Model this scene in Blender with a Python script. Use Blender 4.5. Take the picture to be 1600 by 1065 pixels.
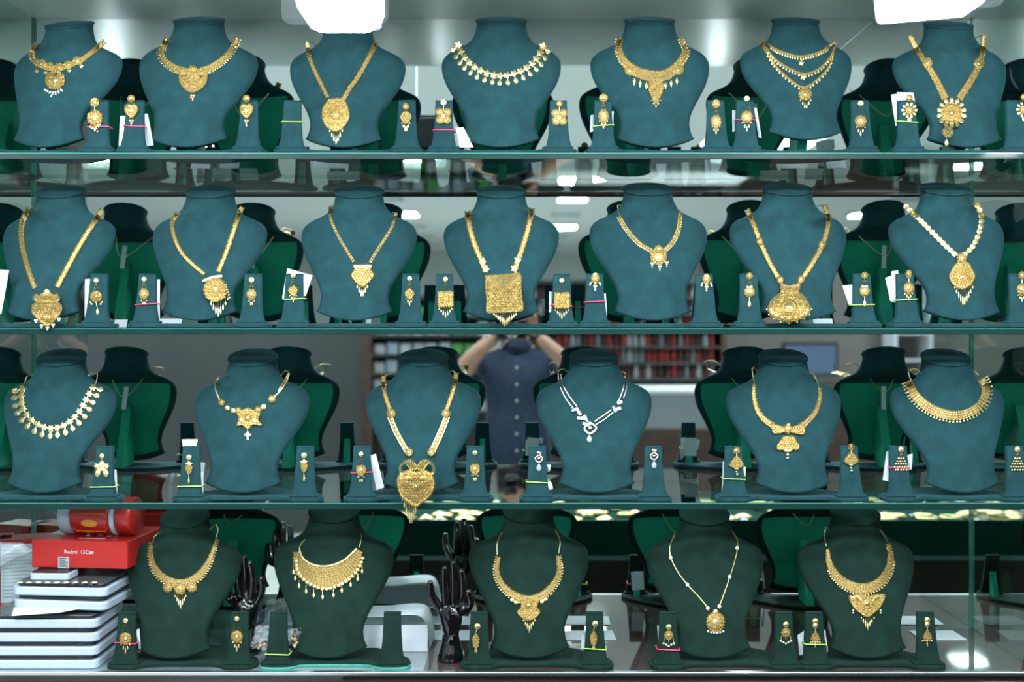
import bpy, math, random
from mathutils import Vector, Matrix
from mathutils.bvhtree import BVHTree
random.seed(7)
for o in list(bpy.data.objects): bpy.data.objects.remove(o)
SC = bpy.context.scene
COL = SC.collection
# ------------------------------------------------------------------ camera, world, lights, exposure
F, CX, CY = 1869.0, 800.0, 515.0          # focal length and principal point for the 1600x1065 frame
CAMZ = 1.5
cam_d = bpy.data.cameras.new('camera'); cam = bpy.data.objects.new('camera', cam_d); COL.objects.link(cam)
cam.location = (0, 0, CAMZ); cam.rotation_euler = (math.pi/2, 0, 0)
cam_d.sensor_width = 36; cam_d.lens = 36*F/1600; cam_d.shift_y = -(532.5-CY)/1600
cam_d.clip_start = 0.05; cam_d.clip_end = 60
cam_d.dof.use_dof = True; cam_d.dof.focus_distance = 2.14; cam_d.dof.aperture_fstop = 3.2
SC.camera = cam
w = bpy.data.worlds.new('world'); SC.world = w; w.use_nodes = True
w.node_tree.nodes['Background'].inputs[0].default_value = (0.55, 0.72, 0.8, 1)
w.node_tree.nodes['Background'].inputs[1].default_value = 0.25
SC.view_settings.view_transform = 'Standard'; SC.view_settings.look = 'None'
SC.view_settings.exposure = 0.0; SC.view_settings.gamma = 1; SC.view_settings.use_curve_mapping = False
SC.cycles.use_denoising = True
SC.cycles.max_bounces = 12; SC.cycles.transparent_max_bounces = 24; SC.cycles.glossy_bounces = 6
SC.cycles.sample_clamp_indirect = 12; SC.cycles.blur_glossy = 0.5; SC.cycles.caustics_reflective = True; SC.cycles.caustics_refractive = False
LAMP_POWER = 75.0        # emission of the case lamps
DOWN_W = 30.0             # unseen overhead fill lights added in front of the case
PANEL_E = 7.0             # ceiling panels deeper in the shop
def area(name, loc, size, power, rot=(0,0,0), col=(0.86,0.97,1.0)):
    l = bpy.data.lights.new(name, 'AREA'); l.energy = power; l.color = col; l.shape = 'SQUARE'; l.size = size
    o = bpy.data.objects.new(name, l); COL.objects.link(o); o.location = loc; o.rotation_euler = rot; return o
for x in (-1.3, -0.45, 0.4, 1.25):
    area('overhead_fill', (x, 0.95, CAMZ+1.17), 0.35, DOWN_W*.42, rot=(math.radians(25), 0, 0))
for x in (-1.7, -0.6, 0.6, 1.7):
    area('front_fill_light', (x, 0.25, CAMZ+1.17), 0.4, 36.0, rot=(math.radians(20), 0, 0))  # unseen frontal fill added to reach the necks, kept out of the mirror
for x, y in ((-1.7,-2.8),(1.55,-2.8),(-3.6,-3.2),(3.27,-3.78),(.55,-4.6),(-1.15,-7.4),(.55,-8.9),(3.6,-7.5)):
    area('shop_ceiling_light', (x, y, CAMZ+1.17), .7 if -3 < y else .22 if x > 3 else .35, 62.0 if x < 3 else 30.0)

# ------------------------------------------------------------------ helpers
def W(px, py, d): return Vector(((px-CX)/F*d, d, CAMZ+(CY-py)/F*d))
def link(name, me, parent=None):
    o = bpy.data.objects.new(name, me); COL.objects.link(o)
    if parent: o.parent = parent
    return o
def tag(o, label=None, cat=None, group=None, kind=None):
    if label: o['label'] = label
    if cat: o['category'] = cat
    if group: o['group'] = group
    if kind: o['kind'] = kind
    return o
def empty(name, loc, label, cat, group=None, rz=0):
    o = bpy.data.objects.new(name, None); COL.objects.link(o); o.location = loc; o.rotation_euler = (0,0,rz)
    o.empty_display_size = .02
    return tag(o, label, cat, group)
class MB:
    """collects verts/faces; build() links them as one mesh object"""
    def __init__(s): s.v = []; s.f = []; s.m = []
    def add(s, vs, fs, mi=0):
        n = len(s.v); s.v += [tuple(v) for v in vs]
        for f in fs: s.f.append([n+i for i in f]); s.m.append(mi)
    def box(s, x0, x1, y0, y1, z0, z1, bev=0, M=None, mi=0):
        if bev <= 0:
            vs = [Vector(p) for p in ((x0,y0,z0),(x1,y0,z0),(x1,y1,z0),(x0,y1,z0),(x0,y0,z1),(x1,y0,z1),(x1,y1,z1),(x0,y1,z1))]
            fs = [(3,2,1,0),(4,5,6,7),(0,1,5,4),(1,2,6,5),(2,3,7,6),(3,0,4,7)]
        else:
            b = bev
            out = lambda i: rr(x0+i, x1-i, y0+i, y1-i, max(b*1.5-i, 0.0004), 3)
            L = [(out(b), z0), (out(0), z0+b), (out(0), z1-b), (out(b), z1)]
            vs = [Vector((p[0], p[1], z)) for poly, z in L for p in poly]
            n = len(L[0][0]); fs = [tuple(range(n))[::-1], tuple(range(3*n, 4*n))]
            for k in range(3):
                for i in range(n):
                    j = (i+1) % n; fs.append((k*n+i, k*n+j, (k+1)*n+j, (k+1)*n+i))
        if M: vs = [M @ v for v in vs]
        s.add(vs, fs, mi)
    def prism(s, poly, z0, z1, M=None, bev=0, mi=0):
        """polygon in xy (ccw) extruded along z, optional bevelled rim"""
        n = len(poly); cx = sum(p[0] for p in poly)/n; cy = sum(p[1] for p in poly)/n
        def inset(b):
            r = []
            for i in range(n):
                a = Vector(poly[i-1]); c = Vector(poly[i]); e = Vector(poly[(i+1) % n])
                t = (e-a); nn = Vector((t.y, -t.x))
                if nn.length: nn.normalize()
                r.append((c.x-nn.x*b, c.y-nn.y*b))
            return r
        L = [(poly, z0), (poly, z1)] if bev <= 0 else [(inset(bev), z0), (poly, z0+bev), (poly, z1-bev), (inset(bev*.4), z1-bev*.3), (inset(bev*1.2), z1)]
        vs = [Vector((p[0], p[1], z)) for pl, z in L for p in pl]
        fs = [tuple(range(n))[::-1], tuple(range((len(L)-1)*n, len(L)*n))]
        for k in range(len(L)-1):
            for i in range(n):
                j = (i+1) % n; fs.append((k*n+i, k*n+j, (k+1)*n+j, (k+1)*n+i))
        if M: vs = [M @ v for v in vs]
        s.add(vs, fs, mi)
    def tube(s, pts, r, n=6, closed=False, mi=0):
        pts = [Vector(p) for p in pts]; N = len(pts); vs = []
        for i, p in enumerate(pts):
            a = pts[(i-1) % N] if closed or i > 0 else p; b = pts[(i+1) % N] if closed or i < N-1 else p
            t = (b-a).normalized() if (b-a).length else Vector((0,0,1))
            u = t.cross(Vector((0,0,1)));
            if u.length < .05: u = t.cross(Vector((0,1,0)))
            u.normalize(); q = u.cross(t)
            rr_ = r[i] if isinstance(r, (list, tuple)) else r
            for k in range(n):
                a_ = 2*math.pi*k/n; vs.append(p+(u*math.cos(a_)+q*math.sin(a_))*rr_)
        fs = []
        for i in range(N if closed else N-1):
            j = (i+1) % N
            for k in range(n):
                l = (k+1) % n; fs.append((i*n+k, i*n+l, j*n+l, j*n+k))
        if not closed: fs += [tuple(range(n))[::-1], tuple(range((N-1)*n, N*n))]
        s.add(vs, fs, mi)
    def lathe(s, prof, c=(0,0,0), n=20, M=None, mi=0):
        vs = []; c = Vector(c)
        for r, z in prof:
            for k in range(n):
                a = 2*math.pi*k/n; v = Vector((r*math.cos(a), r*math.sin(a), z))
                if M: v = M @ v
                vs.append(v+c)
        fs = [tuple(range(n))[::-1], tuple(range((len(prof)-1)*n, len(prof)*n))]
        for i in range(len(prof)-1):
            for k in range(n):
                l = (k+1) % n; fs.append((i*n+k, i*n+l, (i+1)*n+l, (i+1)*n+k))
        s.add(vs, fs, mi)
    def build(s, name, mat, parent=None, smooth=False, world=False):
        me = bpy.data.meshes.new(name)
        vs = s.v
        if world and parent is not None:
            Mi = (Matrix.Translation(parent.location) @ Matrix.Rotation(parent.rotation_euler.z, 4, 'Z')).inverted()
            vs = [tuple(Mi @ Vector(v)) for v in vs]
        me.from_pydata(vs, [], s.f)
        mats = mat if isinstance(mat, (list, tuple)) else [mat]
        for m in mats: me.materials.append(m)
        if len(mats) > 1: me.polygons.foreach_set('material_index', s.m)
        if smooth: me.polygons.foreach_set('use_smooth', [True]*len(me.polygons))
        me.update()
        return link(name, me, parent)
def rr(x0, x1, y0, y1, r, n=4):
    """rounded rectangle outline, ccw"""
    P = []
    for cx, cy, a0 in ((x1-r, y0+r, -90), (x1-r, y1-r, 0), (x0+r, y1-r, 90), (x0+r, y0+r, 180)):
        for k in range(n+1):
            a = math.radians(a0+90*k/n); P.append((cx+r*math.cos(a), cy+r*math.sin(a)))
    return P
def spline(pts, step):
    """Catmull-Rom through pts, resampled every `step`"""
    P = [Vector(p) for p in pts]
    if len(P) == 2: dense = [P[0].lerp(P[1], i/40) for i in range(41)]
    else:
        Q = [2*P[0]-P[1]]+P+[2*P[-1]-P[-2]]; dense = []
        for i in range(1, len(Q)-2):
            for k in range(16):
                t = k/16; a, b, c, d = Q[i-1], Q[i], Q[i+1], Q[i+2]
                dense.append(.5*((2*b)+(c-a)*t+(2*a-5*b+4*c-d)*t*t+(3*b-a-3*c+d)*t*t*t))
        dense.append(P[-1])
    L = [0]
    for a, b in zip(dense, dense[1:]): L.append(L[-1]+(b-a).length)
    n = max(2, int(round(L[-1]/step))+1); out = []; j = 0
    for i in range(n):
        s = L[-1]*i/(n-1)
        while j < len(L)-2 and L[j+1] < s: j += 1
        f = (s-L[j])/max(L[j+1]-L[j], 1e-9); out.append(dense[j].lerp(dense[j+1], f))
    return out
# ------------------------------------------------------------------ materials
def mat(name, col, rough=.5, metal=0, spec=.5, noise=None, bump=None, coat=0, sheen=0, sheen_col=None, emit=None, trans=0, aniso=0):
    """noise=(scale, amount) mottles the colour; bump=(scale, strength, distance)"""
    m = bpy.data.materials.new(name); m.use_nodes = True; nt = m.node_tree; b = nt.nodes['Principled BSDF']
    c4 = (*col, 1); b.inputs['Base Color'].default_value = c4
    b.inputs['Roughness'].default_value = rough; b.inputs['Metallic'].default_value = metal
    b.inputs['Specular IOR Level'].default_value = spec; b.inputs['Coat Weight'].default_value = coat
    b.inputs['Transmission Weight'].default_value = trans
    if sheen:
        b.inputs['Sheen Weight'].default_value = sheen; b.inputs['Sheen Roughness'].default_value = .35
        b.inputs['Sheen Tint'].default_value = (*(sheen_col or col), 1)
    tc = nt.nodes.new('ShaderNodeTexCoord')
    if noise:
        n = nt.nodes.new('ShaderNodeTexNoise'); n.inputs['Scale'].default_value = noise[0]; n.inputs['Detail'].default_value = 4
        nt.links.new(tc.outputs['Object'], n.inputs['Vector'])
        mr = nt.nodes.new('ShaderNodeMapRange'); mr.inputs[1].default_value = .3; mr.inputs[2].default_value = .7
        mr.inputs[3].default_value = 1-noise[1]; mr.inputs[4].default_value = 1+noise[1]
        nt.links.new(n.outputs['Fac'], mr.inputs[0])
        mx = nt.nodes.new('ShaderNodeVectorMath'); mx.operation = 'SCALE'; mx.inputs[0].default_value = col
        nt.links.new(mr.outputs[0], mx.inputs['Scale']); nt.links.new(mx.outputs[0], b.inputs['Base Color'])
    if bump:
        n = nt.nodes.new('ShaderNodeTexNoise'); n.inputs['Scale'].default_value = bump[0]; n.inputs['Detail'].default_value = 2
        nt.links.new(tc.outputs['Object'], n.inputs['Vector'])
        bp = nt.nodes.new('ShaderNodeBump'); bp.inputs['Strength'].default_value = bump[1]; bp.inputs['Distance'].default_value = bump[2]
        nt.links.new(n.outputs['Fac'], bp.inputs['Height']); nt.links.new(bp.outputs[0], b.inputs['Normal'])
    if emit:
        b.inputs['Emission Color'].default_value = (*emit[0], 1); b.inputs['Emission Strength'].default_value = emit[1]
    return m
def thin_glass(name, tint, rough=0.0, ior=1.5, dust=0.0):
    m = bpy.data.materials.new(name); m.use_nodes = True; nt = m.node_tree; nt.nodes.clear()
    out = nt.nodes.new('ShaderNodeOutputMaterial'); mix = nt.nodes.new('ShaderNodeMixShader')
    fr = nt.nodes.new('ShaderNodeFresnel'); fr.inputs[0].default_value = ior
    t = nt.nodes.new('ShaderNodeBsdfTransparent'); t.inputs[0].default_value = (*tint, 1)
    g = nt.nodes.new('ShaderNodeBsdfGlossy'); g.inputs['Roughness'].default_value = rough
    ge = nt.nodes.new('ShaderNodeNewGeometry'); iv = nt.nodes.new('ShaderNodeMath'); iv.operation = 'SUBTRACT'; iv.inputs[0].default_value = 1
    ml = nt.nodes.new('ShaderNodeMath'); ml.operation = 'MULTIPLY'      # each pane reflects once, on its outer face
    nt.links.new(ge.outputs['Backfacing'], iv.inputs[1]); nt.links.new(iv.outputs[0], ml.inputs[0]); nt.links.new(fr.outputs[0], ml.inputs[1])
    nt.links.new(ml.outputs[0], mix.inputs[0]); nt.links.new(t.outputs[0], mix.inputs[1]); nt.links.new(g.outputs[0], mix.inputs[2])
    last = mix
    if dust:
        df = nt.nodes.new('ShaderNodeBsdfDiffuse'); df.inputs[0].default_value = (.8,.85,.85,1)
        m2 = nt.nodes.new('ShaderNodeMixShader')
        n = nt.nodes.new('ShaderNodeTexNoise'); n.inputs['Scale'].default_value = 30
        mu = nt.nodes.new('ShaderNodeMath'); mu.operation = 'MULTIPLY'; mu.inputs[1].default_value = dust*2
        nt.links.new(n.outputs['Fac'], mu.inputs[0]); nt.links.new(mu.outputs[0], m2.inputs[0])
        nt.links.new(mix.outputs[0], m2.inputs[1]); nt.links.new(df.outputs[0], m2.inputs[2]); last = m2
    nt.links.new(last.outputs[0], out.inputs[0]); return m
def gloss(name, col, rough=0):
    m = bpy.data.materials.new(name); m.use_nodes = True; nt = m.node_tree; nt.nodes.clear()
    out = nt.nodes.new('ShaderNodeOutputMaterial'); g = nt.nodes.new('ShaderNodeBsdfGlossy')
    g.inputs[0].default_value = (*col, 1); g.inputs['Roughness'].default_value = rough
    nt.links.new(g.outputs[0], out.inputs[0]); return m
M = dict(
    teal=mat('teal_velvet', (.0105,.045,.054), .85, spec=.15, noise=(38,.20), bump=(1400,.35,.0005), sheen=.17, sheen_col=(.25,.62,.7)),
    green=mat('green_velvet', (.006,.022,.017), .85, spec=.15, noise=(38,.25), bump=(1400,.35,.0005), sheen=.08, sheen_col=(.25,.55,.45)),
    lining=mat('green_lining', (.010,.28,.19), .6, spec=.3, noise=(12,.15)),
    greenedge=mat('pale_green_felt', (.05,.30,.24), .9, noise=(60,.2)),
    goldbase=mat('recessed_gold', (.27,.19,.075), .45, metal=.8, noise=(900,.35)),  # darker tone paints crevice shade and velvet gaps between the studs
    silverbase=mat('recessed_silver', (.45,.38,.32), .4, metal=.8),  # same darker gap tone for the silver relief
    gold=mat('gold', (.86,.69,.34), .28, metal=.95, bump=(900,.5,.0006), noise=(700,.10)),
    pearl=mat('pearl', (.62,.58,.46), .2, coat=.5),
    rose=mat('rose_gold_bead', (.85,.48,.3), .3, metal=.8),
    silver=mat('white_stone_silver', (.50,.44,.39), .22, metal=.85, bump=(900,.5,.0006)),
    stone=mat('clear_stone', (.34,.36,.39), .05, spec=1, coat=1),
    dark=mat('dark_enamel', (.03,.02,.02), .2, coat=1),
    glass=thin_glass('shelf_glass', (.88,.96,.94), .015, ior=1.7),
    sideglass=thin_glass('side_glass', (.90,.97,.95), 0, ior=1.6),
    edge=mat('glass_edge', (.004,.030,.027), .22, spec=.4, coat=.1, noise=(6,.25)),
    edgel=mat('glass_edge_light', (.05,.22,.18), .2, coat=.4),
    mirror=gloss('mirror', (.72,.80,.77)),
    topboard=mat('top_board', (.36,.43,.43), .35, noise=(3,.05)),
    metal=mat('aluminium', (.62,.66,.68), .3, metal=1),
    wood=mat('dark_laminate', (.055,.040,.038), .04, coat=.3, noise=(5,.2)),
    darkwood=mat('dark_wood', (.06,.032,.026), .4, noise=(9,.3)),
    white=mat('white_paper', (.58,.63,.69), .6),
    wplastic=mat('white_plastic', (.42,.49,.60), .35, noise=(20,.03)),
    black=mat('black_gloss', (.004,.004,.005), .16, coat=.6),
    blackcloth=mat('black_cushion', (.01,.012,.018), .35, bump=(200,.3,.001)),
    clear=thin_glass('clear_plastic', (.95,.97,.98), .03, ior=1.4, dust=.03),
    film=thin_glass('crumpled_film', (.86,.89,.93), .15, ior=1.5, dust=.16),
    red=mat('red_card', (.42,.015,.014), .32, coat=.2, noise=(6,.1)),
    print=mat('pale_print', (.52,.50,.52), .6),
    grey=mat('grey_print', (.35,.36,.38), .6),
    orange=mat('flame_print', (.75,.30,.02), .5),
    pink=mat('pink_rubber', (.85,.06,.16), .5),
    lime=mat('green_rubber', (.45,.75,.12), .5),
    wall=mat('wall_paint', (.68,.72,.72), .7, noise=(2,.04)),
    wallr=mat('taupe_wall', (.17,.155,.145), .8, noise=(2,.06)),
    ceil=mat('ceiling_paint', (.82,.87,.87), .75),
    floor=mat('floor_tile', (.66,.67,.66), .25, noise=(3,.1)),
    shutter=mat('dark_grey_panel', (.038,.041,.045), .5, noise=(3,.1)),
    lamp=mat('lamp_diffuser', (1,1,1), .5, emit=((.86,.96,1.0), LAMP_POWER)),
    bezel=mat('lamp_bezel', (.75,.86,.9), .25, coat=.5),
    panel=mat('ceiling_panel_light', (1,1,1), .5, emit=((.9,.97,1.0), PANEL_E)),
    shirt=mat('navy_shirt', (.010,.020,.050), .85, noise=(60,.5)),
    trousers=mat('dark_trousers', (.02,.02,.025), .85),
    skin=mat('skin', (.36,.19,.13), .5), hair=mat('black_hair', (.01,.009,.008), .5),
    screen=mat('monitor_screen', (.02,.03,.05), .2, emit=((.25,.4,.7), .35)),
    blue=mat('blue_pack', (.02,.03,.7), .4), brown=mat('brown_glass_bottle', (.10,.03,.02), .3, coat=.5),
    redb=mat('red_bottle', (.42,.03,.04), .3, coat=.4), greypack=mat('grey_pack', (.25,.27,.29), .5),
    greenpack=mat('green_pack', (.12,.4,.1), .5), vgreen=mat('green_display_cloth', (.006,.040,.031), .95, spec=.05),
)
# ------------------------------------------------------------------ the shop, seen in the mirror
DF, DM = 2.10, 2.40                       # front edge of the shelves and mirror, metres from the camera
ZT = CAMZ+1.2                             # ceiling
def slab(name, x0, x1, y0, y1, z0, z1, m, parent=None, **k):
    b = MB(); b.box(x0, x1, y0, y1, z0, z1); o = b.build(name, m, parent)
    if k: tag(o, **k)
    return o
slab('floor', -6, 6, -14, 2.56, -.05, 0, M['floor'], kind='structure')
slab('ceiling', -6, 6, -14, 2.56, ZT, ZT+.05, M['ceil'], kind='structure')
slab('wall_back', -6, 6, 2.46, 2.56, 0, ZT, M['wall'], kind='structure')
slab('wall_front', -6, 6, -14.1, -14, 0, ZT, M['wall'], kind='structure')
slab('wall_left', -6.1, -6, -14, 2.56, 0, ZT, M['wall'], kind='structure')
slab('wall_right', 6, 6.1, -14, 2.56, 0, ZT, M['wall'], kind='structure')
slab('wall_partition_right', 1.62, 6, -5.1, -5.0, 0, CAMZ+.72, M['wallr'], kind='structure')
slab('wall_partition_left', -6, -1.05, -4.1, -4.0, 0, CAMZ+.03, M['shutter'], kind='structure')
slab('trim_left', -1.10, -1.0, -4.06, -3.90, 0, CAMZ+.06, M['darkwood'], kind='structure')
slab('trim_right', 1.50, 1.66, -5.08, -4.9, 0, CAMZ+.76, M['darkwood'], kind='structure')
# ceiling panel lights marching away behind the photographer
pan = None
for x0, nm in ((.55, 'middle'), (-1.15, 'left'), (3.6, 'right')):
    for k in range(6):
        y = -6.1-1.45*k
        t = empty('ceiling_light', (x0, y, ZT-.02), 'bright white ceiling panel light reflected in mirror, %s row' % nm, 'light', 'ceiling lights reflected in the mirror')
        if pan is None:
            a = MB(); a.prism(rr(-.15,.15,-.15,.15,.03), 0.004, .02); a.build('frame', M['bezel'], t); fm = t.children[0].data
            b = MB(); b.prism(rr(-.13,.13,-.13,.13,.03), -.004, .004); b.build('diffuser', M['panel'], t); pan = (fm, t.children[1].data)
        else:
            link('frame', pan[0], t); link('diffuser', pan[1], t)
# wall shelf of bottles behind the photographer (seen blurred in the mirror)
def rack(name, label, x0, x1, y, z0, z1, n, depth=.3):
    t = empty(name, ((x0+x1)/2, y, 0), label, 'shelf')
    b = MB(); b.box(x0, x1, y-depth-.02, y-depth, 0, z1+.02); b.build('back_panel', M['shutter'], t, world=True)
    for x in (x0, x1-.03):
        b = MB(); b.box(x, x+.03, y-depth, y, 0, z1+.02); b.build('side_panel', M['darkwood'], t, world=True)
    zs = [z0+(z1-z0)*i/n for i in range(n+1)]
    for z in zs:
        b = MB(); b.box(x0+.03, x1-.03, y-depth, y, z-.015, z); b.build('shelf', M['shutter'], t, world=True)
    return zs
zs = rack('goods_shelf', 'dark wall shelf packed with rows of bottles, reflected behind the photographer', .05, 1.45, -3.3, CAMZ-.33, CAMZ+.33, 6)
bp = MB(); bp.lathe([(.017,0),(.018,.004),(.018,.055),(.008,.068),(.008,.078),(.011,.079),(.011,.088),(.001,.089)], n=8)
proto = None; bmats = [M['brown'], M['redb'], M['brown'], M['greypack'], M['redb'], M['print']]
bmesh_ = {}
for zi, z in enumerate(zs[:-1]):
    for k in range(30):
        mt = bmats[random.randrange(6)]
        if mt.name not in bmesh_:
            o = bp.build('bottle', mt, None, smooth=True); bmesh_[mt.name] = o.data
        else: o = link('bottle', bmesh_[mt.name])
        o.location = (.105+.0435*k+random.uniform(-.004,.004), -3.36, z); s = random.uniform(.9,1.05); o.scale = (1,1,s)
        tag(o, 'small blurred bottle on the goods shelf reflected behind the photographer', 'bottle', 'bottles on the goods shelf')
zs = rack('packet_shelf', 'dark wall shelf of white packets reflected left of the photographer', -.98, -.02, -3.3, CAMZ-.55, CAMZ+.22, 6)
pm = {}
for z in zs[:-1]:
    for k in range(10):
        mt = random.choice([M['white'], M['white'], M['wplastic'], M['greenpack'], M['greypack'], M['print']])
        if mt.name not in pm:
            b = MB(); b.box(-.037,.037,-.02,.02,0,.085, bev=.004); o = b.build('packet', mt); pm[mt.name] = o.data
        else: o = link('packet', pm[mt.name])
        o.location = (-.90+.088*k+random.uniform(-.006,.006), -3.36, z); o.rotation_euler = (0,0,random.uniform(-.25,.25)); o.scale = (1,1,random.uniform(.75,1.1))
        tag(o, 'small blurred packet on the shelf reflected left of the photographer', 'packet', 'packets on the packet shelf')
# grey stepped cabinet under the bottles and dark one beneath
t = empty('low_cabinet', (.8,-3.0,0), 'low cabinet with pale stone top and dark wood doors, reflected right of photographer', 'cabinet')
b = MB(); b.box(.2,1.5,-3.28,-2.7,CAMZ-.62,CAMZ-.40); b.build('grey_front', M['greypack'], t, world=True)
b = MB(); b.box(.18,1.52,-3.28,-2.68,CAMZ-.40,CAMZ-.375, bev=.004); b.build('worktop', M['wall'], t, world=True)
for k in range(3):
    b = MB(); b.box(.2+k*.434,.2+(k+1)*.434-.006,-3.28,-2.69,0.05,CAMZ-.625, bev=.004); b.build('door', M['darkwood'], t, world=True)
# monitor and white upright shelf on the right
t = empty('monitor', (2.35,-4.6,CAMZ-.42), 'dark computer monitor reflected in front of the taupe wall', 'monitor')
b = MB(); b.box(2.12,2.56,-4.62,-4.58,CAMZ-.36,CAMZ-.10, bev=.006); b.build('housing', M['black'], t, world=True)
b = MB(); b.box(2.14,2.54,-4.578,-4.576,CAMZ-.345,CAMZ-.12); b.build('screen', M['screen'], t, world=True)
b = MB(); b.box(2.32,2.36,-4.62,-4.59,CAMZ-.43,CAMZ-.36); b.box(2.24,2.44,-4.68,-4.52,CAMZ-.44,CAMZ-.43); b.build('stand', M['black'], t, world=True)
t = empty('cash_desk', (2.4,-4.6,0), 'dark wooden desk carrying the monitor, reflected at right', 'desk')
b = MB(); b.box(1.8,2.96,-4.9,-4.3,CAMZ-.475,CAMZ-.44, bev=.005); b.build('desktop', M['darkwood'], t, world=True)
b = MB(); b.box(1.84,2.92,-4.86,-4.34,0,CAMZ-.475); b.build('pedestal', M['darkwood'], t, world=True)
t = empty('upright_shelf', (3.2,-4.7,0), 'narrow white upright shelf unit reflected near the right glass side', 'shelf')
for x in (3.02, 3.30):
    b = MB(); b.box(x,x+.025,-4.95,-4.65,0,CAMZ+.35); b.build('side_panel', M['white'], t, world=True)
for k in range(8):
    b = MB(); b.box(3.045,3.30,-4.95,-4.65,.2+.21*k,.215+.21*k); b.build('shelf', M['white'], t, world=True)
# counter between the photographer and the case: its tray of jewellery shows in the mirror
YC0, YC1, ZC = 1.02, 1.66, CAMZ-.505
t = empty('jewellery_counter', (1.0,1.3,0), 'dark wood shop counter with green cloth front and steel strip, seen in mirror', 'counter')
b = MB(); b.box(-.36,3.0,YC0,YC1,0,ZC-.10); b.build('body', M['darkwood'], t, world=True)
b = MB(); b.box(-.36,3.0,YC1-.015,YC1,ZC-.088,ZC+.004); b.build('cloth_front', M['vgreen'], t, world=True)
b = MB(); b.box(-.36,3.0,YC0,YC1-.016,ZC-.06,ZC-.006); b.build('tray_cloth', M['vgreen'], t, world=True)
b = MB(); b.box(-.36,3.0,YC1-.02,YC1+.006,ZC-.099,ZC-.088); b.build('steel_strip', M['metal'], t, world=True)
orn = []
for k in range(230):
    x = random.uniform(-.3, 2.5); y = YC1-.03-.42*random.random()**1.5; kind = random.random()
    if kind < .82:
        if len(orn) < 5:
            b = MB(); rI = .012+.003*len(orn)
            if len(orn) % 2: b.tube([(rI*math.cos(a*.524), rI*.8*math.sin(a*.524), .006) for a in range(12)], .004, 5, closed=True)
            else:
                b.lathe([(rI,0),(rI*1.05,.004),(rI*.7,.009),(rI*.3,.012),(.001,.013)], n=10)
            o = b.build('gold_ornament', M['gold'], smooth=True); orn.append(o.data)
        else: o = link('gold_ornament', random.choice(orn))
        o.location = (x, y, ZC-.006); o.rotation_euler = (0,0,random.uniform(0,6)); o.scale = [random.uniform(1.0,1.7)]*3
        tag(o, 'gold ornament lying on the green counter tray reflected below the third shelf', 'ornament', 'gold ornaments on the counter tray')
    else:
        b = MB(); b.box(-.016,.016,-.010,.010,0,.0012, M=Matrix.Rotation(random.uniform(0,.5),4,'X'))
        o = b.build('paper_tag', M['white']); o.location = (x, y, ZC-.002); o.rotation_euler = (0,0,random.uniform(0,6))
        tag(o, 'white paper tag among the gold on the reflected counter tray', 'tag', 'paper tags on the counter tray')

# ------------------------------------------------------------------ display case
Z1, Z2, Z3, Z4 = .311, .003, -.3035, -.5985        # top surfaces of the four levels, relative to the camera
XL, XR = -.959, .922
SW = 3.4/2
mi = slab('mirror', -2.2, 2.3, DM, DM+.008, CAMZ-.62, CAMZ+.6235, M['mirror'], label='large mirror lining the back of the display case behind all shelves', cat='mirror')
t = empty('case_top', (0, DM, CAMZ+.624), 'pale grey board roofing the display case above the top shelf', 'board')
xs = [-2.2, -1.6, -.687, .73, 1.6, 2.3]
for a, c in zip(xs, xs[1:]):
    b = MB(); b.box(a, c, 1.98, DM+.05, CAMZ+.624, CAMZ+.645, bev=.001); b.build('board_panel', M['topboard'], t, world=True)
b = MB(); b.box(-2.2, 2.3, 1.965, 1.98, CAMZ+.624, CAMZ+.70); b.build('fascia', M['bezel'], t, world=True)
def shelf(z, label):
    t = empty('glass_shelf', (0, DF, CAMZ+z), label, 'shelf', 'glass shelves of the case')
    b = MB(); b.box(-2.2, 2.3, DF+.003, DM-.003, CAMZ+z-.0095, CAMZ+z); b.build('pane', M['glass'], t, world=True)
    b = MB(); b.box(-2.2, 2.3, DF, DF+.003, CAMZ+z-.0115, CAMZ+z, bev=.0008); b.build('polished_edge', M['edge'], t, world=True)
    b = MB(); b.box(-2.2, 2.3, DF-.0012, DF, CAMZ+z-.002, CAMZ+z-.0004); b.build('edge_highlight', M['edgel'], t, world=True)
shelf(Z1, 'topmost green-edged glass shelf of the display case')
shelf(Z2, 'second green-edged glass shelf, at eye level')
shelf(Z3, 'third green-edged glass shelf from the top')
t = empty('case_floor', (0, DF, CAMZ+Z4), 'dark brown glossy cabinet floor under the bottom row of busts with steel front rail', 'cabinet')
b = MB(); b.box(-2.2, 2.3, DF, DM, CAMZ+Z4-.02, CAMZ+Z4); b.build('floor_board', M['wood'], t, world=True)
b = MB(); b.box(-2.2, 2.3, DF-.012, DF, CAMZ+Z4-.006, CAMZ+Z4+.001, bev=.001); b.build('steel_rail', M['metal'], t, world=True)
b = MB(); b.box(-2.2, 2.3, DF-.010, DM, .0, CAMZ+Z4-.0205); b.build('plinth', M['edge'], t, world=True)
for x, s in ((XL, 'left'), (XR, 'right')):
    t = empty('glass_side_panel', (x, DF, CAMZ), 'upright clear glass side panel dividing the case on the %s' % s, 'glass panel')
    segs = [(Z4+.0005, Z3-.0125), (Z3+.0005, Z2-.0125), (Z2+.0005, Z1-.0125), (Z1+.0005, .6235)]
    for a, c in segs:
        b = MB(); b.box(x-.003, x+.003, DF+.004, DM-.004, CAMZ+a, CAMZ+c); b.build('pane', M['sideglass'], t, world=True)
        b = MB(); b.box(x-.004, x+.004, DM-.004, DM-.0005, CAMZ+a, CAMZ+c); b.build('edge_strip', M['edgel'], t, world=True)
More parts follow.
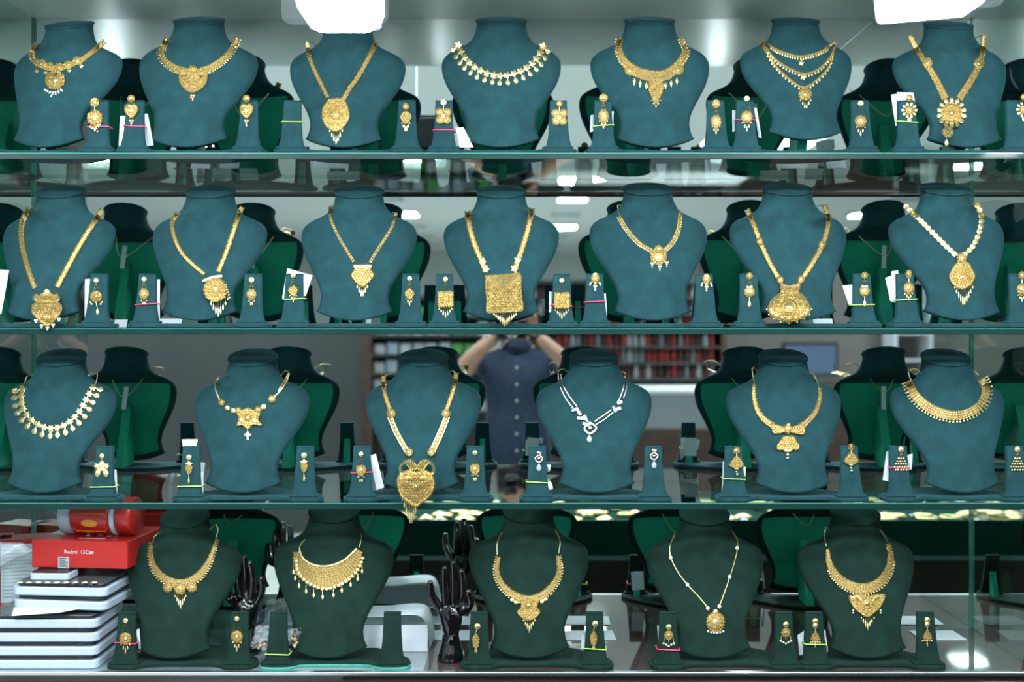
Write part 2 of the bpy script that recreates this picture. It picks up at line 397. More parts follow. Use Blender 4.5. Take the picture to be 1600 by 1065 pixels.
# case lamps hung in front of the top shelf
def lamp(px, label, tilt, rad=.030, hw=.058, dz=0):
    d = 1.72; c = W(px, 30, d); c.z = CAMZ+.436+dz
    t = empty('hanging_lamp', c, label, 'lamp', 'square lamps hung in front of the case'); t.rotation_euler = (0, tilt, 0)
    Mx = Matrix(((1,0,0,0),(0,0,-1,0),(0,1,0,0),(0,0,0,1)))
    b = MB(); b.prism(rr(-hw,hw,0,.10,rad,7), -.045, .045, M=Mx, bev=.010); b.build('diffuser', M['lamp'], t)
    b = MB(); b.prism(rr(-hw-.016,hw+.016,-.012,.125,.014,6), .056, .059, M=Mx); b.build('bezel', M['clear'], t)
    b = MB(); b.box(-hw+.004,hw-.004,.046,.058,.006,.10, bev=.003); b.box(-hw-.006,hw+.006,-.050,.060,.1005,.106, bev=.002); b.build('back_housing', M['shutter'], t)  # opaque back and cap shaped to block lamp light toward mirror and top board
    b = MB(); b.box(-.02,.02,-.02,.03,.101,.115, bev=.003); b.tube([(0,.0,.11),(0,.0,ZT-c.z)], .0022, 6); b.build('stem', M['metal'], t)
    return t
lamp(533, 'glaring white square lamp with rounded corners hung before the third top-shelf bust', 0)
lamp(1453, 'glaring white square lamp hung slightly tilted before the rightmost top-shelf bust', math.radians(-5), .008, .066, .018)
lamp(-380, 'white square lamp hung beyond the left glass side, outside the view', 0)
lamp(2350, 'white square lamp hung beyond the right glass side, outside the view', 0)

# ------------------------------------------------------------------ velvet bust
PROF = [(.030,.069),(.036,.0655),(.045,.0625),(.058,.0615),(.075,.066),(.095,.0765),(.115,.0885),(.135,.0990),(.152,.1050),(.168,.1075),(.180,.1060),
        (.189,.1005),(.196,.091),(.2015,.079),(.207,.0670),(.213,.0580),(.221,.0515),(.231,.047),(.241,.0448),(.247,.0445)]
def smooth01(a, b, x):
    t = max(0, min(1, (x-a)/(b-a))); return t*t*(3-2*t)
def prof_rows():
    P = spline([(z, w_, 0) for z, w_ in PROF], .0045); return [(p[0], p[1]*.992) for p in P]
ROWS = prof_rows()
def frontline(z):      # depth of the front surface on the centre line
    t = (z-.03)/.22
    return .026+.045*smooth01(-.1, .9, t)+.010*t
def bust_mb(K=36):
    b = MB(); vs = []; n = K
    for z, w_ in ROWS:
        nk = smooth01(.186, .216, z); curl = .010+.024*smooth01(.05,.15,z)
        yf = frontline(z); br = .033; yc = yf+br
        for k in range(n):
            a = 2*math.pi*k/n; x = -w_*math.cos(a); s = math.sin(a); u = x/w_
            if s >= 0: yb_ = yf+curl*u*u+(.007*(1-min(1,abs(s)*3.0)) if s < .333 else 0)
            else: yb_ = yf+curl*u*u+.007+.007*min(1, abs(s)*3.0)
            yn = yc-br*s
            y = yb_*(1-nk)+yn*nk
            dz = -.017*(1-u*u)*(1-smooth01(.03,.075,z))
            tilt = -math.tan(math.radians(23))*(y-yc+.004)*smooth01(.222,.247,z)*-1
            vs.append((x, y, z+dz+tilt))
    R = len(ROWS); fs = [tuple(range(n))]
    for i in range(R-1):
        for k in range(n):
            l = (k+1) % n; fs.append((i*n+k, (i+1)*n+k, (i+1)*n+l, i*n+l))
    # cap: lip, groove and a softly domed slanted disc
    top = vs[-n:]; c = Vector((0,0,0))
    for p in top: c += Vector(p)/n
    def ring(sc, dz): return [tuple(c+(Vector(p)-c)*sc+Vector((0,0,dz))) for p in top]
    base = (R-1)*n; rings = [(.975,.0008),(1.045,.0018),(1.055,.0038),(1.01,.0056),(.955,.0050),(.90,.0062),(.6,.0080),(.3,.0084)]
    for sc, dz in rings:
        vs += ring(sc, dz); nb = len(vs)-n
        for k in range(n):
            l = (k+1) % n; fs.append((base+k, nb+k, nb+l, base+l))
        base = nb
    vs.append(tuple(c+Vector((0,0,.008)))); 
    for k in range(n): fs.append((base+k, len(vs)-1, base+(k+1) % n))
    b.add(vs, [f[::-1] for f in fs]); return b
def lining_mb():
    b = MB(); rows = [(z, w_) for z, w_ in ROWS if .036 < z < .184]; n = 14; vs = []
    for z, w_ in rows:
        for lay in (0, 1):
            for k in range(n+1):
                u = (-1+2*k/n)*.87; curl = .010+.024*smooth01(.05,.15,z)
                nk = smooth01(.186,.216,z)
                y = frontline(z)+curl*u*u+.014+(.0022 if lay else -.001)
                vs.append((u*w_, y, z-.017*(1-u*u)*(1-smooth01(.03,.075,z))+.004))
    m = n+1; fs = []
    for i in range(len(rows)-1):
        for k in range(n):
            a = (2*i+1)*m+k; c = (2*i+3)*m+k; fs.append((a, c, c+1, a+1))
    b.add(vs, fs); return b
BUST = bust_mb(); LIN = lining_mb(); _cache = {}
def strut_mb():
    b = MB(); y0 = frontline(.13)+.0165
    poly = [(y0, .135), (y0+.012, .138), (.142, .0075), (.075, .0075), (frontline(.05)+.019, .05)]
    Mx = Matrix(((0,0,1,0),(1,0,0,0),(0,1,0,0),(0,0,0,1)))
    b.prism(poly, -.009, .009, M=Mx); return b
ST = [(.0078,.0235),(.016,.0215),(.028,.0190),(.045,.0172),(.065,.0160),(.085,.0152),(.094,.0150)]
def stand_mb():
    b = MB(); vs = []
    for z, w_ in ST:
        y = .012+.014*(z-.0078)/.087
        for x, yy in ((-w_,y+.001),(-w_+.001,y),(w_-.001,y),(w_,y+.001),(w_,y+.009),(-w_,y+.009)): vs.append((x, yy, z))
    n = 6; fs = [tuple(range(n))[::-1], tuple(range((len(ST)-1)*n, len(ST)*n))]
    for i in range(len(ST)-1):
        for k in range(n):
            l = (k+1) % n; fs.append((i*n+k, i*n+l, (i+1)*n+l, (i+1)*n+k))
    b.add(vs, fs)
    b.box(-.0153,.0153,.0253,.0358,.0938,.0965, bev=.001)
    b.box(-.0262,.0262,.008,.030,.0075,.0125, bev=.0015); return b
def sstrut_mb():
    b = MB(); poly = [(.0305,.060),(.036,.060),(.056,.0078),(.0255,.0078)]
    Mx = Matrix(((0,0,1,0),(1,0,0,0),(0,1,0,0),(0,0,0,1)))
    b.prism(poly, -.006, .006, M=Mx); return b
def shared(key, fn, m, smooth):
    k = (key, m.name)
    if k not in _cache:
        o = fn().build(key, m, None, smooth=smooth)
        if smooth:
            o.data.shade_smooth() if hasattr(o.data, 'shade_smooth') else None
        _cache[k] = o.data; bpy.data.objects.remove(o)
    return _cache[k]
SHELFZ = {1: Z1, 2: Z2, 3: Z3, 4: Z4}
DB = 2.182
ORD = ['first', 'second', 'third', 'fourth', 'fifth', 'sixth', 'seventh']
ROWN = {1: 'top shelf', 2: 'second shelf', 3: 'third shelf', 4: 'bottom row'}
UNITS = []
class Unit: pass
def base_mb(xl, xr):
    c = (xl+xr)/2
    P = [(xl-.033,.030),(xl-.030,.012),(xl-.021,.004),(xl,.002),(xl+.021,.004),(xl+.031,.012),(xl+.045,.021),(c,.023),
         (xr-.045,.021),(xr-.031,.012),(xr-.021,.004),(xr,.002),(xr+.021,.004),(xr+.030,.012),(xr+.033,.030),(xr+.022,.062),(xr-.015,.105),(c+.045,.138),(c,.148),
         (c-.045,.138),(xl+.015,.105),(xl-.022,.062)]
    S = spline([(p[0],p[1],0) for p in P+[P[0]]], .008)[:-1]
    b = MB(); b.prism([(p.x,p.y) for p in S], 0, .0078, bev=.0018); return b
def make_unit(row, idx, px, sl, sr, label, yaw=0., sc=1., zo=0., only=None, name_where=None, y_off=0.):
    u = Unit(); u.row = row; u.idx = idx; z = SHELFZ[row]; u.mat = M['green'] if row == 4 else M['teal']
    u.x = (px-CX)/F*DB+math.sin(yaw)*.078; u.loc = Vector((u.x, DF+y_off, CAMZ+z+.0003)); u.where = name_where or '%s bust, %s' % (ORD[idx-1], ROWN[row])
    t = empty('necklace_bust', u.loc, label, 'bust', 'velvet busts on the %s' % ROWN[row]); u.root = t
    sx = [None if s is None else (s-CX)/F*(DF+.015+y_off)-u.x for s in (sl, sr)]
    xl = sx[0] if sx[0] is not None else -.095; xr = sx[1] if sx[1] is not None else .095
    bo = base_mb(xl, xr).build('base', u.mat if not (row == 4 and idx == 2) else M['greenedge'], t)
    if row == 4 and idx == 2:
        bo.scale = (1,1,.6); bo['label'] = 'base with a pale worn green edge'
        b2 = base_mb(xl, xr).build('base_cover', u.mat, t); b2.location = (0,.002,.0047); b2.scale = (.995,.97,.42)
    bb = link('bust_form', shared('bust_form', bust_mb, u.mat, True), t); bb.rotation_euler = (0,0,yaw); bb.scale = (sc,sc,sc); bb.location.z = zo
    lb = link('lining', shared('lining', lining_mb, M['lining'], True), bb)
    lb['label'] = 'bright green back lining'
    sb = link('back_strut', shared('back_strut', strut_mb, M['lining'], False), t)
    u.stands = {}
    for key, x in (('left', xl), ('right', xr)):
        if only and key not in only: continue
        s = link('earring_stand', shared('earring_stand', stand_mb, u.mat, False), t); s.location = (x, 0, 0)
        k = link('strut', shared('strut', sstrut_mb, M['lining'], False), s)
        u.stands[key] = x
    # ray-cast surfaces in world space
    Mb = Matrix.Translation(u.loc+Vector((0,0,zo))) @ Matrix.Rotation(yaw,4,'Z') @ Matrix.Scale(sc,4)
    u.bvh = BVHTree.FromPolygons([Mb @ Vector(v) for v in BUST.v], BUST.f)
    smb = stand_mb(); u.sbvh = {}
    for key, x in u.stands.items():
        Ms = Matrix.Translation(u.loc+Vector((x,0,0)))
        u.sbvh[key] = BVHTree.FromPolygons([Ms @ Vector(v) for v in smb.v], smb.f)
    UNITS.append(u); return u
ORIG = Vector((0,0,CAMZ))
def caster(bvh, fallback, hang=None):
    """surface point lying under a photo pixel, raised by h pixels off the surface"""
    last = [fallback]
    def f(px, py, h=0):
        dr = Vector(((px-CX)/F, 1, (CY-py)/F)); hit = bvh.ray_cast(ORIG, dr.normalized()) if bvh else (None,)
        if hit[0] is not None and hit[0].y < fallback+.06: d = hit[0].y; last[0] = .7*last[0]+.3*d
        else: d = last[0]
        if hang:
            y0, y1, dh = hang; k = smooth01(y0, y1, py); d = min(d, d*(1-k)+dh*k) if k > 0 else d
        d -= .0006+h/F*d
        return ORIG+dr*d
    return f
class Relief:
    """jewellery relief laid out in photo pixels, then wrapped on a real surface"""
    def __init__(s, cast): s.c = cast; s.v = []; s.f = []; s.m = []; s.mi = 0
    def add(s, vs, fs):
        n = len(s.v); s.v += vs; s.f += [[n+i for i in f] for f in fs]; s.m += [s.mi]*len(fs)
    def pyr(s, x, y, r, h, n=4, rot=0, h0=0, ry=None):
        ry = ry or r
        vs = [(x+r*math.cos(rot+2*math.pi*k/n), y+ry*math.sin(rot+2*math.pi*k/n), h0) for k in range(n)]+[(x, y, h0+h)]
        s.add(vs, [(k, n, (k+1) % n) for k in range(n)])
    def dome(s, x, y, rx, ry=None, h=2, n=14, pet=0, amp=.12, h0=0, rot=0, ang=0, shape=None):
        ry = ry or rx; vs = []; ca, sa = math.cos(ang), math.sin(ang)
        if pet: n = pet*4
        for sc, hh in ((1,-.3),(1,h*.45),(.78,h*.85),(.42,h)):
            for k in range(n):
                a = 2*math.pi*k/n+rot; m = 1
                if pet and sc > .7: m = 1+amp*math.cos(pet*(a-rot))
                dx = rx*sc*m*math.cos(a); dy = ry*sc*m*math.sin(a)
                if shape: dx *= shape(math.sin(a))
                vs.append((x+dx*ca-dy*sa, y+dx*sa+dy*ca, h0+hh))
        vs.append((x, y, h0+h*1.05)); fs = []
        for i in range(3):
            for k in range(n):
                l = (k+1) % n; fs.append((i*n+k, (i+1)*n+k, (i+1)*n+l, i*n+l))
        for k in range(n): fs.append((3*n+k, 4*n, 3*n+(k+1) % n))
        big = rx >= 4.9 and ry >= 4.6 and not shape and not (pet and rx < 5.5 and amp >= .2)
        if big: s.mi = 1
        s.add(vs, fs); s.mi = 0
        if big:      # chased medallion: rings of bright grains round a bright boss
            q = max(1.15, min(rx, ry)*.15)
            for sc, hh in ((.97,.42),(.62,.88)):
                m_ = max(7, int(2*math.pi*max(rx,ry)*sc/(q*2.15)))
                for k in range(m_):
                    a = 2*math.pi*k/m_; dx, dy = rx*sc*math.cos(a), ry*sc*math.sin(a)
                    s.pyr(x+dx*ca-dy*sa, y+dx*sa+dy*ca, q, q*1.3, 5, h0=h0+h*hh, rot=a)
            s.dome(x, y, min(rx*.30,6), min(ry*.30,6), 1.6, 8, h0=h0+h)
    def ball(s, x, y, r, h0=0): s.dome(x, y, r, r, h=r*1.1, n=8, h0=h0)
    def drop(s, x, y, w_, L, ang=0, h=1.6, h0=0, sub=True):
        """teardrop hanging from (x,y); ang rotates it"""
        ca, sa = math.cos(ang), math.sin(ang); cx, cy = x-sa*L*.5, y+ca*L*.5
        s.dome(cx, cy, w_, L*.5, h=h, n=12, ang=ang, h0=h0, shape=lambda q: .35+.65*smooth01(-1,.35,q) if q < .35 else 1)
    def ring(s, x, y, rx, ry=None, r=1, n=None, h0=0):
        ry = ry or rx; n = n or max(8, int(rx*1.9)); 
        for k in range(n):
            a = 2*math.pi*k/n; s.pyr(x+rx*math.cos(a), y+ry*math.sin(a), r, r*1.3, 4, h0=h0, rot=a)
    def strip(s, pts, wf, h=1.2, step=4):
        P = spline([(p[0],p[1],0) for p in pts], step); vs = []; N = len(P)
        for i, p in enumerate(P):
            a, c = P[max(i-1,0)], P[min(i+1,N-1)]; t = (c-a).normalized(); nx, ny = -t.y, t.x; w_ = wf(i/(N-1)) if callable(wf) else wf
            w_ *= .5
            for q, hh in ((-1,-.3),(-.96,h*.7),(-.75,h),(.75,h),(.96,h*.7),(1,-.3)): vs.append((p.x+nx*w_*q, p.y+ny*w_*q, hh))
        fs = []
        for i in range(N-1):
            for k in range(5): fs.append((i*6+k, i*6+k+1, i*6+k+7, i*6+k+6))
        fs += [(0,1,2,3,4,5), tuple((N-1)*6+k for k in (5,4,3,2,1,0))]
        s.add(vs, fs)
    def band(s, pts, wf, h=1.2, lanes=3, step=4.4, br=None):
        """strip plus rows of little studs: a chased, filigree gold band"""
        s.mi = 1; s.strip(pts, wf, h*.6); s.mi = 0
        step = max(step, 4.2) if lanes > 1 else step
        P = spline([(p[0],p[1],0) for p in pts], step); N = len(P); L0 = lanes
        for i, p in enumerate(P):
            a, c = P[max(i-1,0)], P[min(i+1,N-1)]; t = (c-a).normalized(); nx, ny = -t.y, t.x; w_ = wf(i/(N-1)) if callable(wf) else wf
            lanes = max(1, min(L0, int(round(w_/3.4)))) if L0 > 1 else 1
            for l in range(lanes):
                q = 0 if lanes == 1 else -.5+l/(lanes-1); q *= .84
                step_ = (P[1]-P[0]).length; r = (br or min(step_*.50, w_/lanes*.58))*(1 if (l in (0, lanes-1) or lanes < 3) else .85)
                s.pyr(p.x+nx*w_*q, p.y+ny*w_*q, r, r*1.1+(.5 if l == lanes//2 else 0), 4, rot=math.atan2(t.y,t.x)+(0 if (i+l) % 2 else .785), h0=h*.55)
    def cord(s, pts, r=.8):
        P = spline([(p[0],p[1],0) for p in pts], 4); vs = []; N = len(P)
        for i, p in enumerate(P):
            a, c = P[max(i-1,0)], P[min(i+1,N-1)]; t = (c-a).normalized(); nx, ny = -t.y, t.x
            for q, hh in ((-1,r*.2),(-.5,r*1.2),(.5,r*1.2),(1,r*.2),(0,-.2)): vs.append((p.x+nx*r*q, p.y+ny*r*q, hh+.3))
        fs = []
        for i in range(N-1):
            for k in range(5): fs.append((i*5+k, i*5+(k+1) % 5, (i+1)*5+(k+1) % 5, (i+1)*5+k))
        s.add(vs, fs)
    def plate(s, out, h=1.6, fill=3.2, rim=1.3, seed=3, fr=.62):
        fill = fill*1.38 if fill else 0; rim = rim*1.25 if rim else 0
        """cut plate with beaded rim and a pebbled filigree field"""
        n = len(out); cx = sum(p[0] for p in out)/n; cy = sum(p[1] for p in out)/n
        P = spline([(p[0],p[1],0) for p in list(out)+[out[0]]], 4.2)[:-1]; n = len(P); vs = []
        for sc, hh in ((1,-.3),(1,h*.7),(.93,h)):
            for p in P: vs.append((cx+(p.x-cx)*sc, cy+(p.y-cy)*sc, hh))
        vs.append((cx, cy, h)); fs = []
        for i in range(2):
            for k in range(n):
                l = (k+1) % n; fs.append((i*n+k, (i+1)*n+k, (i+1)*n+l, i*n+l))
        for k in range(n): fs.append((2*n+k, 3*n, 2*n+(k+1) % n))
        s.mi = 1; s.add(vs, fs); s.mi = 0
        if rim:
            for p in P: s.pyr(cx+(p.x-cx)*.95, cy+(p.y-cy)*.95, rim, rim*1.4, 5, h0=h*.8)
        if fill:
            rnd = random.Random(seed); x0, x1 = min(p.x for p in P), max(p.x for p in P); y0, y1 = min(p.y for p in P), max(p.y for p in P)
            y = y0+fill*.7; r_ = 0
            while y < y1:
                x = x0+(fill*.5 if r_ % 2 else 0)
                while x < x1:
                    if inside(x, y, P, cx, cy): s.pyr(x+rnd.uniform(-.3,.3), y+rnd.uniform(-.3,.3), fill*fr*.80, fill*.6*rnd.uniform(.6,1.3), 4, rot=rnd.uniform(0,1.6), h0=h*.9)
                    x += fill
                y += fill*.86; r_ += 1
    def build(s, name, m, parent, smooth=False):
        b = MB(); loc = parent.matrix_world.translation if False else None
        p0 = parent; off = Vector((0,0,0))
        while p0 is not None: off += Vector(p0.location); p0 = p0.parent
        b.v = [tuple(s.c(*v)-off) for v in s.v]; b.f = [f[::-1] for f in s.f]; b.m = list(s.m)
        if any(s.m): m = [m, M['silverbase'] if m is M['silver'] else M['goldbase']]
        return b.build(name, m, parent, smooth=smooth)
def inside(x, y, P, cx, cy):
    x = cx+(x-cx)/.86; y = cy+(y-cy)/.86; c = False; n = len(P)
    for i in range(n):
        a, b = P[i], P[i-1]
        if (a.y > y) != (b.y > y) and x < (b.x-a.x)*(y-a.y)/(b.y-a.y)+a.x: c = not c
    return c
def tassel(s, cx, y0, width, n, L, tip=1.0, curve=0, wd=1.5):
    for i in range(n):
        q = 0 if n == 1 else 2*i/(n-1)-1; x = cx+q*width/2; l = L*(1-.72*abs(q)**1.1); ys = y0-curve*q*q
        k = ys
        while k < ys+l*.45: s.pyr(x, k, wd*.7, wd, 4, h0=.3); k += wd*1.3
        s.drop(x, ys+l*.4, wd, l*.6, h=1.4)
# --- row, index, bust centre px, stand px left/right, label, yaw, scale
UD = [
 (1,1,106,None,152,'dark teal velvet bust at top left wearing a choker with hanging round pendant',.16,1.0),
 (1,2,308,208,387,'teal velvet bust on top shelf wearing collar with heart pendant, second from left',.02,1.06),
 (1,3,543,455,635,'teal velvet bust on top shelf under the bright square lamp',-.05,1.0),
 (1,4,783,693,873,'teal velvet bust on top shelf wearing wide flower collar without pendant',0,1.02),
 (1,5,1015,943,1120,'teal velvet bust on top shelf wearing broad fringed collar with leaf pendant',-.03,1.03),
 (1,6,1246,1166,1347,'dark teal velvet bust on top shelf wearing three strands',-.03,1.0),
 (1,7,1484,1420,1590,'teal velvet bust at top right wearing starburst pendant',-.08,1.0),
 (2,1,92,None,151,'teal velvet bust on second shelf at far left wearing long crowned pendant',.14,1.0),
 (2,2,326,227,393,'teal velvet bust on second shelf wearing long strap with round tilted pendant',.06,1.0),
 (2,3,561,458,641,'teal velvet bust on second shelf wearing slim necklace with kite-shaped pendant',0,1.0),
 (2,4,783,694,878,'teal velvet bust on second shelf wearing big square pendant',0,1.0),
 (2,5,1012,930,1102,'teal velvet bust on second shelf wearing short necklace with small round pendant',-.02,1.02),
 (2,6,1233,1172,1350,'teal velvet bust on second shelf wearing long strap with shell pendant',-.06,1.02),
 (2,7,1480,1418,1595,'teal velvet bust on second shelf at far right wearing disc-link necklace',-.1,1.02),
 (3,1,92,None,160,'teal velvet bust on third shelf at far left wearing teardrop collar',.12,1.0),
 (3,2,397,296,475,'teal velvet bust on third shelf wearing thin necklace with star centrepiece',.05,1.0),
 (3,3,660,564,742,'teal velvet bust on third shelf wearing large heart pendant hanging over the shelf edge',0,1.0),
 (3,4,926,840,1022,'teal velvet bust on third shelf wearing white stone necklace',0,1.0),
 (3,5,1225,1148,1330,'dark teal velvet bust on third shelf wearing bow necklace',-.03,1.0),
 (3,6,1480,1407,1590,'teal velvet bust on third shelf at far right wearing wide beaded collar',-.08,1.0),
 (4,1,290,195,372,'dark green velvet bust in bottom row beside the stacked trays',.05,1.0),
 (4,2,520,433,612,'dark green velvet bust in bottom row wearing crescent collar, on pale-edged base',.02,1.04),
 (4,3,825,748,930,'dark green velvet bust in bottom row right of the black hand',-.02,1.04),
 (4,4,1106,1045,1227,'dark green velvet bust in bottom row wearing thin beaded chain',-.03,1.02),
 (4,5,1339,1275,1450,'dark green velvet bust in bottom row at right wearing large triangular collar',-.05,1.02),
]
U = {}
SHIFT = {(1, 1): -12, (1, 2): -5, (1, 3): -2, (1, 5): 4, (1, 6): 3, (1, 7): 9, (2, 1): -10, (2, 2): -5, (2, 3): -3, (2, 5): 4, (2, 6): 5, (2, 7): 9, (3, 1): -8, (3, 2): -9, (3, 4): 4, (3, 5): 5, (3, 6): 9, (4, 1): -9, (4, 2): -3, (4, 3): 2, (4, 5): 6}
for r_, i_, px, sl, sr, lab, yaw, sc in UD:
    only = None if sl is not None else ('right',)
    px += SHIFT.get((r_,i_), 0); yaw = -.16 if (r_,i_) == (1,1) else -.55*yaw
    if (r_,i_) in ((1,2),(1,4),(1,5)): sc = 1.035
    zo = .014 if (r_,i_) == (1,6) else 0; sc = .97 if zo else sc
    U[(r_, i_)] = make_unit(r_, i_, px, sl, sr, lab, yaw, sc, zo, only=('left','right') if only is None else ('right',))
# neighbours beyond the side panels, only their mirror image shows
for r_, px in ((1,1745),(2,1735),(3,1750),(4,1835)):
    make_unit(r_, 9, px, px-88, px+90, 'velvet bust on the %s beyond the right glass side, seen in the mirror' % ROWN[r_], 0, 1.0, 0, name_where='x')
for r_, px in ((1,-150),(2,-145),(3,-150)):
    make_unit(r_, 8, px, px-88, px+85, 'velvet bust on the %s beyond the left glass side, seen in the mirror' % ROWN[r_], 0, 1.0, 0, name_where='x')

class Neck:
    def __init__(s, key, label, hang=None, m='gold'):
        s.u = U[key]; s.cast = caster(s.u.bvh, 2.145 if key[0] != 4 else 2.15, hang); s.m = M[m]
        pc = s.cast(s.u.x*F/DB+CX, {1:150,2:400,3:660,4:900}[key[0]])
        s.root = empty('necklace', pc, label, 'necklace')
    def R(s): return Relief(s.cast)
    def part(s, name, fn, m=None, label=None, parent=None):
        r = s.R(); fn(r); o = r.build(name, M[m] if m else s.m, parent or s.root)
        if label: o['label'] = label
        return o
    def back(s, a, c, drop=.06):
        """thin cord behind the neck from one end of the necklace to the other"""
        A, B_ = s.cast(*a, 1), s.cast(*c, 1); x0 = s.u.x; z = A.z
        yb_ = s.u.loc.y+.105
        off = s.root.location
        pts = [A, Vector((A.x+(x0-A.x)*.10, A.y+.020, A.z+.003)), Vector((x0+(A.x-x0)*.7, yb_, A.z-.004)), Vector((x0, yb_+.004, A.z-drop)),
               Vector((x0+(B_.x-x0)*.7, yb_, B_.z-.004)), Vector((B_.x+(x0-B_.x)*.10, B_.y+.020, B_.z+.003)), B_]
        b = MB(); b.tube([p-off for p in spline(pts, .006)], .0009, 5); b.build('back_cord', M['gold'], s.root)
def along(pts, n):
    P = spline([(p[0],p[1],0) for p in pts], 1.0); out = []
    for i in range(n):
        k = int(round(i*(len(P)-1)/(n-1))); a, c = P[max(k-1,0)], P[min(k+1,len(P)-1)]; t = (c-a).normalized(); out.append((P[k].x, P[k].y, t))
    return out
def outang(t):      # angle that points a drop along the outward normal (downward side)
    nx, ny = -t.y, t.x
    if ny < 0 : nx, ny = -nx, -ny
    return math.atan2(-nx, ny)
lin = lambda a, b: (lambda t: a+(b-a)*t)
mid = lambda a, b: (lambda t: a+(b-a)*math.sin(math.pi*t))
# ============ top shelf
n = Neck((1,1), 'gold choker with scalloped discs and hanging round pendant, top left bust')
P = [(58,68),(51,77),(49,88),(56,98),(70,104),(88,106),(108,102),(126,94),(146,80),(163,65)]
n.part('band', lambda r: r.band(P, mid(7,9), 1.2, 3, 3))
for x, y in ((64,99),(77,104),(92,105),(107,101),(121,95)): n.part('disc', lambda r: (r.dome(x,y,7,6.4,2.2,pet=7), r.ring(x,y,4.2,4,1), r.ball(x,y,1.8,2)))
for x, y in ((57,106),(71,108),(108,105),(127,98)): n.part('drop', lambda r: (r.cord([(x,y),(x,y+3)],.6), r.ball(x-1.6,y+5,1.9), r.ball(x+1.6,y+5,1.9), r.ball(x,y+7,1.6)))
pn = n.part('pendant', lambda r: (r.dome(86,125,15,14,2.6,pet=12), r.ring(86,125,12,11,1.2,h0=1.5), r.plate([(76,127),(96,125),(94,134),(86,137),(78,134)],3,3,.9)))
n.part('enamel', lambda r: r.dome(87,117,4,3,3.4), 'dark', 'dark enamel spot', pn)
n.part('bead_cluster', lambda r: [r.ball(70+i*4.2, 139+4.5*math.sin(math.pi*i/6)+1, 1.8) for i in range(7)]+[r.ball(72+i*5, 142+5*math.sin(math.pi*i/5), 1.5) for i in range(6)]+[r.drop(80,147,1.6,5)], 'pearl', 'pale bead cluster', pn)
n.back((58,68),(163,65))
n = Neck((1,2), 'gold fringed collar with heart-shaped pendant, second bust on the top shelf')
L_ = [(259,62),(252,74),(253,88),(262,99),(275,107),(292,112)]; R_ = [(312,112),(330,105),(348,93),(361,79),(370,60)]
n.part('band', lambda r: (r.band(L_, lin(6,12), 1.2, 4, 3), r.band(R_, lin(12,8), 1.2, 4, 3)))
n.part('fringe', lambda r: [r.ball(x-t.y*-6 if False else x+(-t.y)*6.5*(1 if t.x>0 else -1), y+abs(t.x)*6.5, 1.5) for x,y,t in along(L_,22)+along(R_,22)])
pn = n.part('pendant', lambda r: (r.plate([(279,113),(284,106),(295,108),(301,103),(308,107),(319,107),(324,114),(323,128),(314,139),(301,145),(289,140),(280,128)],2.2,3,1.5), r.dome(301,107,6,5,3.4), r.dome(288,113,6,5,3,pet=6), r.dome(315,113,6,5,3,pet=6), r.ring(301,126,15,11,1.1,h0=2)))
for x in (288,315): n.part('enamel', lambda r: r.dome(x,119,4,1.6,3.6), 'dark', 'dark enamel slit', pn)
n.part('bead_cluster', lambda r: (r.ball(299,149,2.2), r.ball(303,149,2.2), r.ball(301,153,2.2), r.ball(298,152,1.6), r.drop(301,153,1.5,5)), 'rose', 'reddish bead cluster', pn)
n.back((259,62),(370,60))
n = Neck((1,3), 'long gold strap necklace with round fringed medallion, bust under the square lamp')
n.part('strap', lambda r: (r.band([(480,66),(483,88),(492,112),(503,134),(512,152)], 6, 1.2, 2, 3)))
n.part('strap', lambda r: (r.band([(588,66),(575,92),(559,120),(546,138),(537,154)], 7, 1.2, 2, 3)))
n.part('pendant', lambda r: (r.plate([(513,154),(536,153),(545,170),(546,185),(536,200),(524,206),(511,200),(503,185),(504,168)],2,3,1.5), r.ring(524,178,15,16,1.3,h0=2), r.ring(524,178,20,21,1.5,h0=0), r.dome(524,178,9,9,3.6,pet=8), tassel(r,525,200,26,9,26,curve=10)))
n.back((480,66),(588,66))
n = Neck((1,4), 'pale gold collar of flowers with outer teardrops, middle bust of the top shelf')
P = [(716,70),(723,86),(738,102),(758,113),(783,118),(808,113),(828,102),(841,88),(848,72)]
n.part('chain', lambda r: r.cord(P, 1))
for x, y, t in along(P, 17):
    n.part('flower_link', lambda r: (r.dome(x,y,5.2,5.2,1.8,pet=5,amp=.25), r.ball(x,y,1.6,1.2)))
    a = math.atan2(-(x-783)*.9, 60) if False else -math.atan2(x-783, 62)*.95
    n.part('drop', lambda r: r.drop(x-math.sin(a)*5, y+math.cos(a)*5, 4, 11, a, 2))
n.back((716,70),(848,72))
n = Neck((1,5), 'broad gold collar with dangling drops and leaf pendant, fifth bust on the top shelf')
P = [(969,60),(967,78),(974,95),(988,108),(1006,116),(1024,119),(1042,116),(1056,106),(1067,92),(1071,78),(1062,61)]
n.part('collar', lambda r: r.band(P, mid(6,18), 1.5, 4, 3.2))
n.part('fringe', lambda r: [r.ball(x+(-1 if x<1020 else 1)*(4+abs(t.y)*2.4), y+1, 1.5) for x,y,t in along(P,40) if y < 104])
for x, y in ((984,110),(1060,109)): n.part('disc', lambda r: (r.dome(x,y,8,8,2.6,pet=8,amp=.08), r.ring(x,y,4.6,4.6,1.1,h0=2)))
for x, y in ((991,121),(1000,124),(1010,127),(1040,127),(1049,124),(1058,120)): n.part('drop', lambda r: (r.drop(x,y,2.8,10), r.ball(x,y+11,1.4)))
pn = n.part('pendant', lambda r: (r.plate([(1014,128),(1036,128),(1036,142),(1031,154),(1025,164),(1019,154),(1014,142)],2.2,2.8,1.4), tassel(r,1025,154,14,5,14)))
n.back((969,60),(1062,61))
n = Neck((1,6), 'three-strand gold necklace with leaf fringe and small pendants, sixth top-shelf bust')
